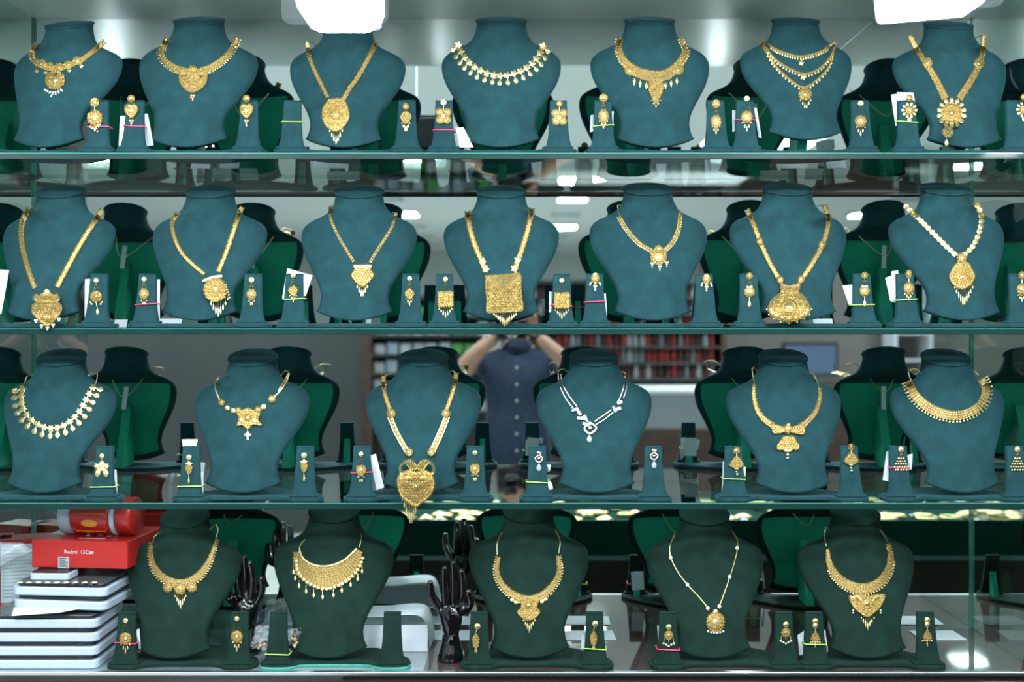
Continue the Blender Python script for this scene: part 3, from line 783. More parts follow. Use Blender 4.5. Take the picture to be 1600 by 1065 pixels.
for nm, P in (('strand',[(1194,64),(1215,78),(1250,88),(1283,80),(1304,66)]),('strand',[(1191,66),(1212,93),(1238,109),(1258,115),(1280,107),(1298,88),(1305,68)]),('strand',[(1189,68),(1212,103),(1238,127),(1256,136),(1275,126),(1296,103),(1306,70)])):
    n.part(nm, lambda r: (r.band(P, 3.4, 1, 1, 2.6), [r.drop(x, y, 1.7, 6, 0, 1.2) for x, y, t in along(P, 30)[3:-3]]))
n.part('flower', lambda r: (r.dome(1252,98,4,4,2,pet=5,amp=.3), r.ball(1252,93,1.3)))
n.part('flower', lambda r: (r.dome(1255,120,4.6,4.6,2,pet=5,amp=.3), r.ball(1255,115,1.3)))
n.part('pendant', lambda r: (r.dome(1258,147,10,9,2.4,pet=9), r.ring(1258,147,6,5.5,1.1,h0=1.8), tassel(r,1259,152,16,6,20)))
n.back((1192,64),(1306,68))
n = Neck((1,7), 'gold multi-strand necklace with spiky starburst pendant, top right bust', hang=(185,222,2.094))
L_ = [(1422,56),(1431,74),(1444,95),(1460,120),(1477,154)]; R_ = [(1537,56),(1536,80),(1529,104),(1516,128),(1499,154)]
for P in (L_, R_): n.part('strap', lambda r: r.band(P, lin(7,12), 1.2, 4, 2.8), 'gold')
for x, y in ((1449,98),(1530,99)): n.part('flower', lambda r: (r.dome(x,y,8,8,2.4,pet=6), r.ball(x,y,2.2,1.8)))
pn = n.part('pendant', lambda r: ([r.drop(1487-math.sin(a)*-14, 176+math.cos(a)*-14, 4, 10, a+math.pi, 1.8) for a in [2*math.pi*k/14 for k in range(14)]], r.dome(1487,176,16,16,2.4,pet=14,amp=.08), r.ring(1487,176,12,12,1.5,h0=2), r.ring(1487,176,8,8,1.3,h0=2.4), r.dome(1487,176,5,5,5)))
n.part('lower_flower', lambda r: (r.dome(1481,206,8,8,2.4,pet=6,amp=.22), r.ball(1481,206,2.4,2)), parent=pn)
n.part('drop', lambda r: r.drop(1479,215,3.6,14,0,2.4), parent=pn)
n.back((1422,56),(1537,56))
# ============ second shelf
n = Neck((2,1), 'long gold strap necklace with crowned heart-shaped pendant, far left bust on second shelf', hang=(455,500,2.094))
n.part('strap', lambda r: r.band([(45,326),(35,345),(33,370),(38,400),(47,430),(54,450)], 7.5, 1.4, 3, 3.2))
n.part('strap', lambda r: r.band([(159,329),(145,350),(123,385),(105,418),(89,448)], 8, 1.4, 3, 3.2))
pn = n.part('pendant', lambda r: (r.plate([(50,476),(58,471),(73,469),(88,471),(96,476),(96,486),(88,498),(74,510),(60,500),(50,488)],2.6,3.1,1.6), r.dome(61,484,8,8,4), r.dome(84,484,8,8,4), r.dome(73,494,9,7,4.4), [r.cord([(61,484),(61+8*math.cos(a),484+8*math.sin(a))],.6) for a in [k*.52 for k in range(12)]]))
n.part('crown', lambda r: (r.plate([(56,470),(60,462),(66,458),(73,451),(80,458),(86,462),(90,470)],2.6,3,1.4), r.dome(73,455,5,4,4)), parent=pn)
n.part('scroll', lambda r: (r.dome(56,464,4.5,6,2.6,ang=.5), r.ring(54,464,4,6,1)), parent=pn)
n.part('scroll', lambda r: (r.dome(89,464,4.5,6,2.6,ang=-.5), r.ring(91,464,4,6,1)), parent=pn)
for x, y in ((56,500),(65,508),(74,511),(83,507),(92,498)): n.part('bead', lambda r: (r.ball(x-1.5,y,1.8), r.ball(x+1.5,y,1.8), r.ball(x,y+3,1.8)), 'pearl', 'pale bead cluster', pn)
n.back((45,326),(159,329))
n = Neck((2,2), 'long gold strap necklace with tilted round fringed pendant, second bust on second shelf', hang=(440,510,2.112))
n.part('strap', lambda r: r.band([(277,333),(269,347),(272,370),(284,395),(300,412),(319,428)], 6, 1.3, 3, 3))
n.part('strap', lambda r: r.band([(378,324),(370,345),(360,375),(351,400),(341,424)], 7, 1.3, 3, 3))
n.part('bar', lambda r: (r.strip([(318,438),(332,433),(346,431)],4,2), r.ball(318,438,2.6), r.ball(346,431,2.6)))
pn = n.part('pendant', lambda r: (r.dome(336,452,18,18,2.2,pet=16,amp=.06), r.ring(336,450,8,8,1.1,h0=2.4), r.ring(336,450,12,12,1.1,h0=2.2), r.ring(336,451,16,16,1.3,h0=1.4), r.dome(336,449,4,4,4.5,pet=6)))
n.part('fringe', lambda r: (tassel(r,341,466,30,9,30,curve=6), [r.ball(353+1.2*k, 444+4*k, 1.6) for k in range(6)]), parent=pn)
n.back((277,333),(378,324))
n = Neck((2,3), 'slim gold strap necklace with kite-shaped tasselled pendant, third bust on second shelf')
n.part('strap', lambda r: r.band([(516,322),(516,340),(525,362),(540,388),(553,409)], 4.6, 1.3, 2, 3))
n.part('strap', lambda r: r.band([(619,333),(612,355),(600,375),(588,393),(578,410)], 4.8, 1.3, 2, 3))
pn = n.part('pendant', lambda r: (r.plate([(553,413),(580,413),(579,420),(585,430),(576,441),(566,448),(556,441),(548,430),(554,420)],2.2,3,1.5), r.strip([(553,416),(580,416)],4,3), r.ring(566,426,6,5,1.1,h0=2.2), r.dome(566,426,3,3,4)))
n.part('tassel', lambda r: tassel(r,566,442,22,8,24,curve=7), parent=pn)
n.back((516,322),(619,333))
n = Neck((2,4), 'long gold strap necklace with large square filigree plaque, middle bust on second shelf', hang=(430,500,2.094))
n.part('strap', lambda r: r.band([(730,331),(733,352),(740,378),(750,402),(759,424)], 8, 1.4, 3, 3.2))
n.part('strap', lambda r: r.band([(831,326),(828,345),(820,375),(811,402),(803,424)], 8, 1.4, 3, 3.2))
for x, y in ((754,408),(759,420),(809,406),(804,419)): n.part('flower', lambda r: (r.dome(x,y,5.4,5.4,2.4,pet=5,amp=.25), r.ball(x,y,1.7,2)))
pn = n.part('plaque', lambda r: (r.plate([(757,430),(770,429),(785,428),(800,427),(814,427),(815,445),(816,465),(817,485),(800,487),(780,488),(761,488),(760,470),(758,450)],2.4,3.4,1.8), r.ring(787,458,21,20,1.8,h0=2.6), r.ring(787,458,16,15,1.3,h0=2.6), r.strip([(775,447),(799,447),(799,469),(775,469)],2,4), r.plate([(779,450),(795,450),(795,466),(779,466)],4,3,1)))
n.part('tassel', lambda r: tassel(r,789,486,34,11,24,wd=1.8), parent=pn)
n.back((730,331),(831,326))
n = Neck((2,5), 'short gold serrated necklace with small round pearl-hung pendant, fifth bust on second shelf')
n.part('cord', lambda r: r.cord([(965,321),(966,330),(969,338)],.7)); n.part('cord', lambda r: r.cord([(1058,325),(1062,332)],.7))
P = [(968,338),(980,358),(1000,380),(1019,391)]; Q = [(1037,391),(1050,378),(1060,355),(1062,332)]
n.part('band', lambda r: [(r.band(X, 5, 1.3, 2, 2.8), [r.ball(x+sx*3.4, y+2.2, 1.3) for x,y,t in along(X,26)]) for X, sx in ((P,-1),(Q,1))])
pn = n.part('pendant', lambda r: (r.dome(1029,401,13,12,2.6,pet=12), r.ring(1029,401,8,7,1.2,h0=2.4), r.dome(1029,388,6,5,3,pet=6), r.dome(1029,402,4,4,4.4)))
for x, y in ((1019,411),(1031,416),(1042,410)): n.part('bead', lambda r: (r.ball(x-1.6,y,1.7), r.ball(x+1.6,y,1.7), r.ball(x,y+3,1.7), r.ball(x,y+6,1.2)), 'pearl', 'pearl cluster', pn)
n.back((965,321),(1058,325))
n = Neck((2,6), 'long gold strap necklace with domed shell pendant and disc border, sixth bust on second shelf', hang=(440,495,2.094))
n.part('strap', lambda r: r.band([(1167,328),(1178,352),(1188,378),(1200,405),(1215,432)], 7, 1.4, 3, 3.2))
n.part('strap', lambda r: r.band([(1289,322),(1295,340),(1291,365),(1284,385),(1270,410),(1254,434)], 7.5, 1.4, 3, 3.2))
for x, y in ((1187,377),(1285,382),(1219,437),(1252,437)): n.part('knob', lambda r: (r.dome(x,y,5.6,6,4,pet=7,amp=.06)))
pn = n.part('pendant', lambda r: (r.plate([(1222,454),(1246,454),(1261,467),(1266,484),(1258,494),(1233,499),(1210,494),(1201,484),(1205,468)],2.2,3.2,1.3), r.dome(1233,478,15,12,5), [r.cord([(1233,482),(1233+17*math.cos(a),482-17*math.sin(a))],.8) for a in [math.pi*(.08+.84*k/8) for k in range(9)]]))
n.part('neck_plate', lambda r: r.plate([(1219,442),(1233,446),(1250,442),(1246,456),(1222,456)],3,3,1.4), parent=pn)
for k in range(9):
    a = math.pi*(.02+.96*k/8); x, y = 1233+28*math.cos(a), 481+17*math.sin(a)
    n.part('border_disc', lambda r: (r.dome(x,y,6,6,3.6), r.ball(x+math.cos(a)*7,y+math.sin(a)*7,1.5)), parent=pn)
n.back((1167,328),(1289,322))
n = Neck((2,7), 'gold necklace of round discs with filigree teardrop pendant, far right bust on second shelf')
for X, k in (([(1416,323),(1435,341),(1456,362),(1474,380),(1491,396)],14),([(1527,321),(1534,338),(1531,360),(1521,383),(1508,397)],11)):
    for x, y, t in along(X, k): n.part('disc_link', lambda r: (r.dome(x,y,4.6,4.6,2,pet=8,amp=.08), r.ball(x,y,1.4,1.6)))
pn = n.part('pendant', lambda r: (r.dome(1503,402,8,8,3,pet=8), r.plate([(1496,408),(1511,408),(1520,420),(1524,433),(1516,446),(1503,452),(1490,446),(1483,433),(1487,420)],2.2,3,1.6), r.ring(1504,432,13,12,1.3,h0=2.4), r.ring(1504,432,8,7,1.2,h0=2.4), r.dome(1504,432,4,4,4.6,pet=6)))
n.part('tassel', lambda r: tassel(r,1506,448,28,10,32,curve=6), parent=pn)
n.back((1416,323),(1527,321))
# ============ third shelf
n = Neck((3,1), 'gold collar of small flowers fringed with large teardrops, far left bust on third shelf')
n.part('cord', lambda r: r.cord([(42,588),(38,598),(36,606)],.8)); n.part('cord', lambda r: r.cord([(152,586),(151,594),(148,602)],.8))
P = [(35,607),(33,622),(37,640),(46,653),(61,664),(80,669),(100,664),(116,652),(127,638),(136,621),(145,605)]
n.part('chain', lambda r: r.cord(P, 1))
for x, y, t in along(P, 18):
    n.part('flower_link', lambda r: (r.dome(x,y,5,5,2,pet=6,amp=.28), r.ball(x,y,1.5,1.6)))
    a = -math.atan2(x-84, 652-y+22) if y < 650 else -math.atan2(x-84, 34); a = max(-1.45, min(1.45, -math.atan2(x-84, max(y-612, 8)+8)))
    n.part('drop', lambda r: (r.drop(x-math.sin(a)*4, y+math.cos(a)*4, 4.6, 13, a, 2.6), r.ball(x-math.sin(a)*12.4, y+math.cos(a)*12.4, 2, 1.6)))
n.back((42,588),(152,586))
n = Neck((3,2), 'thin gold necklace with beads and star centrepiece, second bust on third shelf')
for X, q in (([(341,590),(336,600),(338,612),(344,626)],1.4),([(452,583),(447,597),(438,610),(428,620)],1.6),([(450,583),(443,597),(434,611)],.8)): n.part('cord', lambda r: r.cord(X, q))
for x, y, q in ((346,629,5),(355,637,4.4),(364,641,4.4),(372,641,5),(403,640,5),(412,635,4.6),(425,623,6)): n.part('bead', lambda r: (r.dome(x,y,q,q,3,pet=6,amp=.1), r.ball(x,y,1.5,2.4)))
pn = n.part('pendant', lambda r: (r.plate([(368,642),(378,640),(387,636),(396,640),(407,645),(404,655),(410,665),(396,663),(387,671),(379,664),(369,665),(373,654)],2.4,3,1.5), r.dome(387,652,6,6,5,pet=6), r.dome(376,655,4,4,4), r.dome(397,657,4,4,4)))
n.part('drop', lambda r: (r.cord([(387,670),(387,675)],.7), r.dome(387,679,5.4,5,2.4,pet=4,amp=.25), r.drop(387,681,2,7)), parent=pn)
n.back((341,590),(452,583))
n = Neck((3,3), 'long gold necklace with very large heart-shaped filigree pendant over the third shelf edge', hang=(705,750,2.088))
n.part('strap', lambda r: (r.band([(599,588),(600,608),(605,628),(610,642)], 6.5, 1.4, 3, 3.2), setattr(r,'mi',1), r.strip([(610,652),(620,677),(636,705)],8,.8), setattr(r,'mi',0), r.strip([(613,652),(623,676),(639,704)],1.5,2), r.strip([(606,652),(617,678),(633,706)],1.5,2)))
n.part('strap', lambda r: (r.band([(713,583),(709,606),(702,628),(697,642)], 6.5, 1.4, 3, 3.2), setattr(r,'mi',1), r.strip([(698,652),(688,678),(675,705)],8,.8), setattr(r,'mi',0), r.strip([(694,652),(684,676),(671,704)],1.5,2), r.strip([(702,652),(691,680),(679,706)],1.5,2)))
for X in ([(611,655),(621,678),(637,704)],[(698,655),(688,678),(675,704)]):
    for x, y, t in along(X, 10): n.part('link', lambda r: r.dome(x,y,2.2,2.2,2.6,n=8))
for x, y, q in ((611,646,7),(697,646,7),(639,706,6),(674,706,6)): n.part('knob', lambda r: (r.dome(x,y,q,q,3.4,pet=8,amp=.06), r.ring(x,y,q*.55,None,1,h0=3)))
pn = n.part('pendant', lambda r: (r.plate([(620,752),(624,740),(636,734),(650,737),(664,734),(675,741),(679,755),(674,772),(662,783),(650,791),(637,784),(625,773)],2.4,3.4,2.2,fr=.5), r.ring(650,757,24,18,1.6,h0=2.2), r.dome(650,760,6,6,4.6,pet=8,amp=.25), r.dome(638,745,9,5,4), r.dome(662,745,9,5,4)))
for s_, cx in ((-1,641),(1,662)):
    n.part('mango_scroll', lambda r: (r.plate([(cx,733),(cx+s_*8,720),(cx-s_*2,718),(cx-s_*8,724),(cx-s_*10,732)],2.6,3,1.5), r.strip([(cx+s_*2,719),(cx+s_*10,722),(cx+s_*16,730),(cx+s_*15,738)],4,2.6), r.ball(cx+s_*14,738,3,1)), parent=pn)
n.part('tassel', lambda r: (tassel(r,642,784,26,10,36,curve=12,wd=1.7)), parent=pn)
n.back((599,588),(713,583))
n = Neck((3,4), 'white stone and pale gold necklace with baguette bars and teardrop, fourth bust on third shelf', m='silver')
n.part('link_chain', lambda r: (r.strip([(872,582),(874,600),(884,622),(896,638)],1.7,1.6), r.strip([(876,584),(879,600),(889,618),(901,634)],1.7,1.6)))
n.part('link_chain', lambda r: (r.strip([(977,586),(975,602),(970,618),(964,630)],1.7,1.6), r.strip([(980,590),(979,606),(974,622)],1.7,1.6), r.strip([(955,640),(941,650),(929,658)],1.7,1.6), r.strip([(958,644),(944,655),(931,663)],1.7,1.6)))
for (x0,y0),(x1,y1) in (((893,641),(904,639)),((900,636),(907,648)),((902,653),(914,653)),((913,648),(918,659)),((911,661),(922,665)),((958,634),(962,644)),((960,640),(970,637)),((965,630),(972,627))): n.part('baguette', lambda r: r.strip([(x0,y0),(x1,y1)],5,3), 'stone', 'clear baguette bar')
pn = n.part('pendant', lambda r: (r.strip([(922,660),(932,668),(922,677),(913,669),(922,660)],3.6,2.8), r.dome(922,668,3.4,3.4,4,pet=6)))
n.part('drop', lambda r: (r.drop(921,678,4.6,13,0,2.4), ), 'stone', 'clear teardrop stone', pn)
n.back((872,580),(978,584))
n = Neck((3,5), 'smooth gold necklace with bow and fan-shaped drop, fifth bust on third shelf')
n.part('cord', lambda r: r.cord([(1175,577),(1177,590),(1179,598)],.9)); n.part('cord', lambda r: r.cord([(1272,586),(1277,596),(1280,605)],.9))
n.part('band', lambda r: r.band([(1178,600),(1178,620),(1184,642),(1195,656),(1207,664)], lin(5,10), 1.6, 3, 3.4))
n.part('band', lambda r: r.band([(1281,606),(1281,622),(1275,642),(1264,656),(1252,666)], lin(5,10), 1.6, 3, 3.4))
for out in ([(1206,661),(1220,665),(1229,667),(1229,673),(1220,676),(1207,676)],[(1233,667),(1243,665),(1256,662),(1257,678),(1243,677),(1233,673)]): n.part('bow_wing', lambda r: r.plate(out,2.4,2.9,1.4))
n.part('bow_knot', lambda r: (r.dome(1231,669,5.4,8,4,pet=6,amp=.08), r.ball(1232,663,2.4,2)))
pn = n.part('pendant', lambda r: r.plate([(1224,681),(1240,681),(1245,689),(1250,696),(1247,703),(1240,702),(1231,706),(1222,702),(1215,703),(1213,696),(1218,689)],2.6,3,1.5))
n.part('bead', lambda r: (r.dome(1231,704,7,3,3.4), r.ball(1231,710,2.2), r.ball(1231,715,2.4)), parent=pn)
n.back((1175,577),(1272,585))
n = Neck((3,6), 'wide gold collar of ribbed rows edged with beads, far right bust on third shelf')
n.part('cord', lambda r: r.cord([(1419,580),(1421,588),(1424,594)],.8)); n.part('cord', lambda r: r.cord([(1523,580),(1529,586)],.8))
P = [(1420,596),(1427,613),(1442,630),(1464,643),(1490,649),(1512,645),(1530,634),(1539,619),(1540,605),(1534,593)]
n.part('collar', lambda r: r.band(P, lambda t: 12+4*math.sin(math.pi*min(1,t*1.4)), 1.8, 5, 3.4))
for x, y, t in along(P, 40): n.part('rib', lambda r: ([r.dome(x-t.y*q,y+t.x*q,1.5,1.9,2.2,n=6,ang=math.atan2(t.y,t.x),h0=1.2) for q in (-4.6,-.8,3,6.6)], r.ball(x-t.y*10,y+t.x*10,1.8)))
n.back((1419,578),(1523,580))
# ============ bottom row
n = Neck((4,1), 'gold crescent necklace with three discs and short tassel, first bottom-row bust')
n.part('cord', lambda r: r.cord([(341,827),(338,838),(336,846)],.8)); n.part('cord', lambda r: r.cord([(241,838),(238,848)],.8))
P = [(236,848),(236,872),(244,891),(260,905),(281,911),(302,905),(320,888),(331,866),(338,843)]
n.part('band', lambda r: r.band(P, mid(4,13), 1.6, 4, 3))
n.part('fringe', lambda r: [r.ball(x-t.y*(3+5*math.sin(math.pi*k/45)), y+t.x*(3+5*math.sin(math.pi*k/45)), 1.5) for k,(x,y,t) in enumerate(along(P,46))])
for x, y, q in ((262,917,8),(300,917,8),(281,919,9)): n.part('disc', lambda r: (r.dome(x,y,q,q,2.8,pet=9), r.ring(x,y,q*.55,None,1.1,h0=2.6), r.ball(x,y,2,3)))
n.part('tassel', lambda r: tassel(r,282,926,17,7,25))
n.back((341,827),(241,838))
n = Neck((4,2), 'broad gold openwork crescent collar with teardrop fringe, second bottom-row bust')
n.part('cord', lambda r: r.cord([(476,843),(470,850),(467,858)],.9)); n.part('cord', lambda r: r.cord([(565,835),(564,845),(561,855)],.9))
n.part('crescent', lambda r: r.band([(463,862),(468,880),(483,895),(506,902),(529,896),(549,880),(563,860)], lambda t: 9+28*math.sin(math.pi*t), 1.8, 9, 4.4)); n.part('rim', lambda r: r.strip([(468,858),(473,871),(485,880),(502,884),(520,882),(538,874),(557,857)],2.6,3.4))
P = [(462,876),(464,892),(475,906),(490,915),(508,920),(530,914),(549,902),(561,887),(567,872)]
for x, y, t in along(P, 24): n.part('border_disc', lambda r: (r.dome(x,y,3.4,3.4,3.2), ))
for x, y in ((458,888),(461,898),(467,910),(478,918),(490,924),(504,927),(521,924),(534,917),(548,908),(559,899),(566,887)): n.part('drop', lambda r: (r.cord([(x,y-4),(x,y)],.7), r.drop(x,y,2.6,9.5,0,2.2)))
n.back((476,843),(565,835))
n = Neck((4,3), 'gold serrated necklace with fan-shaped tasselled pendant, third bottom-row bust')
n.part('cord', lambda r: r.cord([(784,832),(777,848),(777,866)],.9)); n.part('cord', lambda r: r.cord([(868,828),(875,845),(873,864)],.9))
P = [(779,870),(776,893),(785,914),(803,929),(826,936),(848,929),(865,913),(874,893),(872,868)]
n.part('band', lambda r: r.band(P, mid(6,12), 1.8, 4, 3))
n.part('fringe', lambda r: [r.dome(x-t.y*(4+3.6*math.sin(math.pi*k/49)), y+t.x*(4+3.6*math.sin(math.pi*k/49)), 1.6, 1.6, 1.6, n=6) for k,(x,y,t) in enumerate(along(P,50))])
for x, y in ((800,937),(806,941),(847,940),(853,936)): n.part('disc', lambda r: r.dome(x,y,3.6,3.6,3))
pn = n.part('pendant', lambda r: (r.plate([(813,938),(826,936),(841,938),(839,948),(845,956),(836,966),(826,969),(816,966),(807,956),(814,948)],2.4,3,1.5), r.dome(826,945,6,5,4.4,pet=6), [r.cord([(826,952),(826+15*math.sin(a),952+13*math.cos(a))],.7,) for a in [-.9+.225*k for k in range(9)]]))
n.part('tassel', lambda r: tassel(r,827,964,18,7,25), parent=pn)
n.back((784,832),(868,828))
n = Neck((4,4), 'thin gold chain with spaced beads and round pebbled pendant, fourth bottom-row bust')
n.part('chain', lambda r: r.cord([(1053,838),(1047,852),(1048,870),(1059,893),(1075,914),(1092,932),(1107,950)],1.0))
n.part('chain', lambda r: r.cord([(1144,830),(1152,842),(1152,858),(1147,880),(1140,902),(1132,925),(1124,946)],1.0))
for x, y in ((1048,871),(1074,913),(1106,950),(1152,856),(1140,901),(1124,947)): n.part('bead', lambda r: r.dome(x,y,3,3.6,3), 'pearl', 'pale bead')
pn = n.part('pendant', lambda r: (r.dome(1118,971,14,15,3,pet=14,amp=.05), r.ring(1118,971,11,12,1.3,h0=2), r.ring(1118,971,7,8,1.3,h0=2.8), r.dome(1118,971,4,4,5,pet=6), r.dome(1118,955,4,4,3)))
for k in range(6): n.part('bead', lambda r: r.ball(1106.5+k*4.7, 986+2.6*math.sin(math.pi*k/5), 2), 'pearl', 'pale bead', pn)
n.back((1053,838),(1144,830))
n = Neck((4,5), 'large gold collar widening into a triangular tasselled pendant, fifth bottom-row bust')
n.part('cord', lambda r: r.cord([(1288,832),(1289,843),(1291,853)],.9)); n.part('cord', lambda r: r.cord([(1375,828),(1382,837),(1387,846)],.9))
P = [(1293,858),(1296,880),(1308,901),(1328,915),(1351,919),(1373,911),(1388,892),(1392,870),(1388,850)]
n.part('band', lambda r: r.band(P, mid(6,17), 1.8, 5, 3))
n.part('fringe', lambda r: [r.ball(x-t.y*(4+5.5*math.sin(math.pi*k/47)), y+t.x*(4+5.5*math.sin(math.pi*k/47)), 1.7) for k,(x,y,t) in enumerate(along(P,48)) if k > 7 and k < 41])
pn = n.part('pendant', lambda r: (r.plate([(1325,931),(1340,928),(1355,930),(1370,928),(1384,929),(1379,944),(1368,956),(1355,964),(1342,957),(1331,946)],2.4,3,1.5), r.dome(1355,942,12,11,3.4,pet=10), r.ring(1355,942,8,7,1.2,h0=3), r.dome(1355,942,4,4,6), r.strip([(1330,934),(1340,931),(1347,938)],2,4), r.strip([(1381,933),(1370,931),(1363,938)],2,4)))
n.part('tassel', lambda r: tassel(r,1356,960,20,7,25), parent=pn)
for x, y in ((1333,953),(1376,953)): n.part('bead', lambda r: (r.ball(x,y,1.6), r.ball(x,y+4,1.6)), 'pearl', 'pale bead', pn)
n.back((1288,832),(1375,828))

# ------------------------------------------------------------------ earrings
def vee(r, x, y0, y1, sp=7):
    for s_ in (-1, 1):
        P = along([(x,y0),(x+s_*sp*.5,y1)], 6)
        for a, b_, t in P: r.pyr(a, b_, 1.3, 1.6, 4, h0=.2)
def e_base(r, x, y, q=4, pet=0): r.dome(x,y,q,q,2,pet=pet,amp=.12); r.ball(x,y,q*.4,1.6)
def E_round(r, x, y): r.cord([(x,y+6),(x,y+14)],.8); r.dome(x,y+24,12,12,2.4,pet=12); r.ring(x,y+24,9,9,1.1,h0=2); r.dome(x,y+26,6,5,3.6,pet=6); [r.ball(x-8+i*3.2, y+38+3*math.sin(i), 2) for i in range(6)]; r.drop(x,y+38,2,8)
def E_heart(r, x, y): r.plate([(x-10,y+12),(x-5,y+8),(x,y+10),(x+5,y+8),(x+10,y+12),(x+10,y+20),(x+4,y+28),(x,y+31),(x-4,y+28),(x-10,y+20)],2.2,2.8,1.3); r.dome(x,y+18,4,4,4); r.ball(x-2,y+34,2); r.ball(x+2,y+34,2); r.ball(x,y+38,2.2); r.drop(x,y+38,1.5,6)
def E_leaf(r, x, y): r.plate([(x-3,y+8),(x+3,y+8),(x+9,y+14),(x+8,y+20),(x,y+28),(x-8,y+20),(x-9,y+14)],2.2,2.8,1.2); tassel(r,x,y+22,12,6,20)
def E_fly(r, x, y): [r.dome(x+a*6,y+b_,6.4,6.4,2.2,pet=5,amp=.1) for a, b_ in ((-1,15),(1,15),(-.9,27),(.9,27))]; r.dome(x,y+21,3.4,5,4); r.cord([(x,y+4),(x,y+12)],.8)
def E_oval(r, x, y): vee(r,x,y+7,y+18,7); r.dome(x,y+28,8.4,10,2.6,pet=10); r.ring(x,y+27,5,6,1.1,h0=2.2); tassel(r,x,y+33,12,5,15)
def E_disc(r, x, y): vee(r,x,y+3,y+20,11); r.dome(x,y+28,9,9,2.4,pet=12,amp=.07); r.ring(x,y+28,5.4,5.4,1.1,h0=2.1); tassel(r,x,y+34,13,5,18)
def E_star(r, x, y): [r.drop(x+math.cos(a)*6, y+19+math.sin(a)*6, 2.6, 7, a-math.pi/2, 1.4) for a in [k*.628 for k in range(10)]]; r.dome(x,y+19,7,7,3,pet=8); r.ring(x,y+19,5,5,1,h0=2.4); r.dome(x,y+34,3.4,4,2,pet=5); 
def E_idol(r, x, y): vee(r,x,y+4,y+16,8); r.dome(x,y+25,9,9,2.6,pet=9,amp=.08); r.dome(x,y+25,5,5,5,pet=5); [(r.ball(x+a,y+34+b_,1.8)) for a, b_ in ((-9,0),(-7,3),(9,0),(7,3))]; r.cord([(x,y+34),(x+2,y+42)],.8); r.drop(x+2,y+42,2.6,12)
def E_ring(r, x, y): vee(r,x,y+4,y+16,7); r.dome(x,y+23,7.4,8,2.2); r.ring(x,y+23,5,5.4,1.2,h0=1.8); r.ring(x,y+23,7.4,8,1.2); tassel(r,x,y+31,8,4,12)
def E_kite(r, x, y): vee(r,x,y+4,y+17,8); r.plate([(x,y+15),(x+8,y+23),(x,y+33),(x-8,y+23)],2.4,2.6,1.2); tassel(r,x,y+29,10,5,14)
def E_square(r, x, y): vee(r,x,y+5,y+18,13); r.plate([(x-12,y+19),(x,y+19),(x+12,y+19),(x+12,y+31),(x+12,y+43),(x,y+43),(x-12,y+43),(x-12,y+31)],2.4,2.8,1.5); r.ring(x,y+31,7.6,7.6,1.2,h0=2.4); r.plate([(x-4,y+27),(x+4,y+27),(x+4,y+35),(x-4,y+35)],3.4,2.6,.9); tassel(r,x,y+43,20,7,18)
def E_pearl(r, x, y): r.dome(x,y+5,6.5,7,2.6,pet=8); r.ball(x,y+13,2.4)
def E_link(r, x, y): vee(r,x,y+6,y+18,9); r.strip([(x-5,y+17),(x+5,y+17)],2.4,2); r.dome(x,y+25,8,8,2.6,pet=10,amp=.08); r.dome(x,y+25,4.4,4.4,4.6); r.cord([(x,y+33),(x,y+38)],.9); r.drop(x,y+37,2.8,12)
def E_bell2(r, x, y): r.dome(x,y,5,6,2.4,pet=4,amp=.1); r.cord([(x,y+6),(x,y+12)],.8); r.dome(x,y+22,8,9,2.6,pet=10,amp=.06); r.ring(x,y+22,5,6,1.1,h0=2.2); tassel(r,x,y+28,12,5,14)
def E_twin(r, x, y): r.cord([(x,y+5),(x,y+12)],.8); [r.dome(x+a,y+b_,4.6,4.6,2,pet=6,amp=.25) for a, b_ in ((-7,16),(7,16),(0,13),(0,20))]; [(r.drop(x+a,y+18,5,15,-a*.03,2.6), r.ball(x+a,y+28,2.2,2)) for a in (-5,5)]
def E_tear(r, x, y): r.dome(x,y+10,5.4,3.4,2.4,pet=4,amp=.2); r.plate([(x-5,y+13),(x,y+11),(x+5,y+13),(x+5,y+20),(x,y+28),(x-5,y+20)],2.4,2.6,1.2); r.cord([(x,y+27),(x,y+33)],.8); r.drop(x,y+31,2,10)
def E_hrt2(r, x, y): vee(r,x,y+4,y+19,8); r.plate([(x-8,y+21),(x-3,y+17),(x,y+19),(x+3,y+17),(x+8,y+21),(x+7,y+29),(x,y+36),(x-7,y+29)],2.4,2.6,1.2); r.dome(x,y+25,3.6,3.6,4.6,pet=5); tassel(r,x,y+33,9,4,15)
def E_white(r, x, y): r.strip([(x-3,y-1),(x+4,y+1)],4,2.4); r.strip([(x,y+3),(x+6,y+9),(x,y+15),(x-6,y+9),(x,y+3)],3,2.4); r.dome(x,y+9,2.4,2.4,3)
def E_fan(r, x, y): r.cord([(x,y+5),(x,y+9)],1); r.plate([(x-3,y+9),(x+3,y+9),(x+8,y+16),(x+12,y+22),(x+7,y+26),(x,y+28),(x-7,y+26),(x-12,y+22),(x-8,y+16)],2.4,2.8,1.3); r.dome(x,y+28,4,2,3); r.ball(x,y+33,1.8); r.ball(x+1,y+37,2.2)
def E_tier(r, x, y):
    vee(r,x,y+5,y+15,8)
    for k in range(4):
        for j in range(k+3): r.ball(x+(j-(k+2)/2)*3.9, y+14+k*4.3, 1.7, .8)
    [r.ball(x+(j-2)*4.2, y+32, 1.8) for j in range(5)]
def E_long(r, x, y): r.cord([(x-1,y+5),(x-3,y+12)],.9); r.plate([(x-3,y+9),(x+3,y+20),(x,y+33),(x-2,y+38),(x-5,y+33),(x-8,y+21)],2.2,2.6,1.2); tassel(r,x-2.5,y+28,7,4,17)
def E_beads(r, x, y): r.dome(x,y+13,7,7,2.6,pet=8); r.ring(x,y+13,4.4,4.4,1,h0=2.2); [r.cord([(x+a,y+18),(x+a*1.1,y+24)],.7) for a in (-7,0,7)]
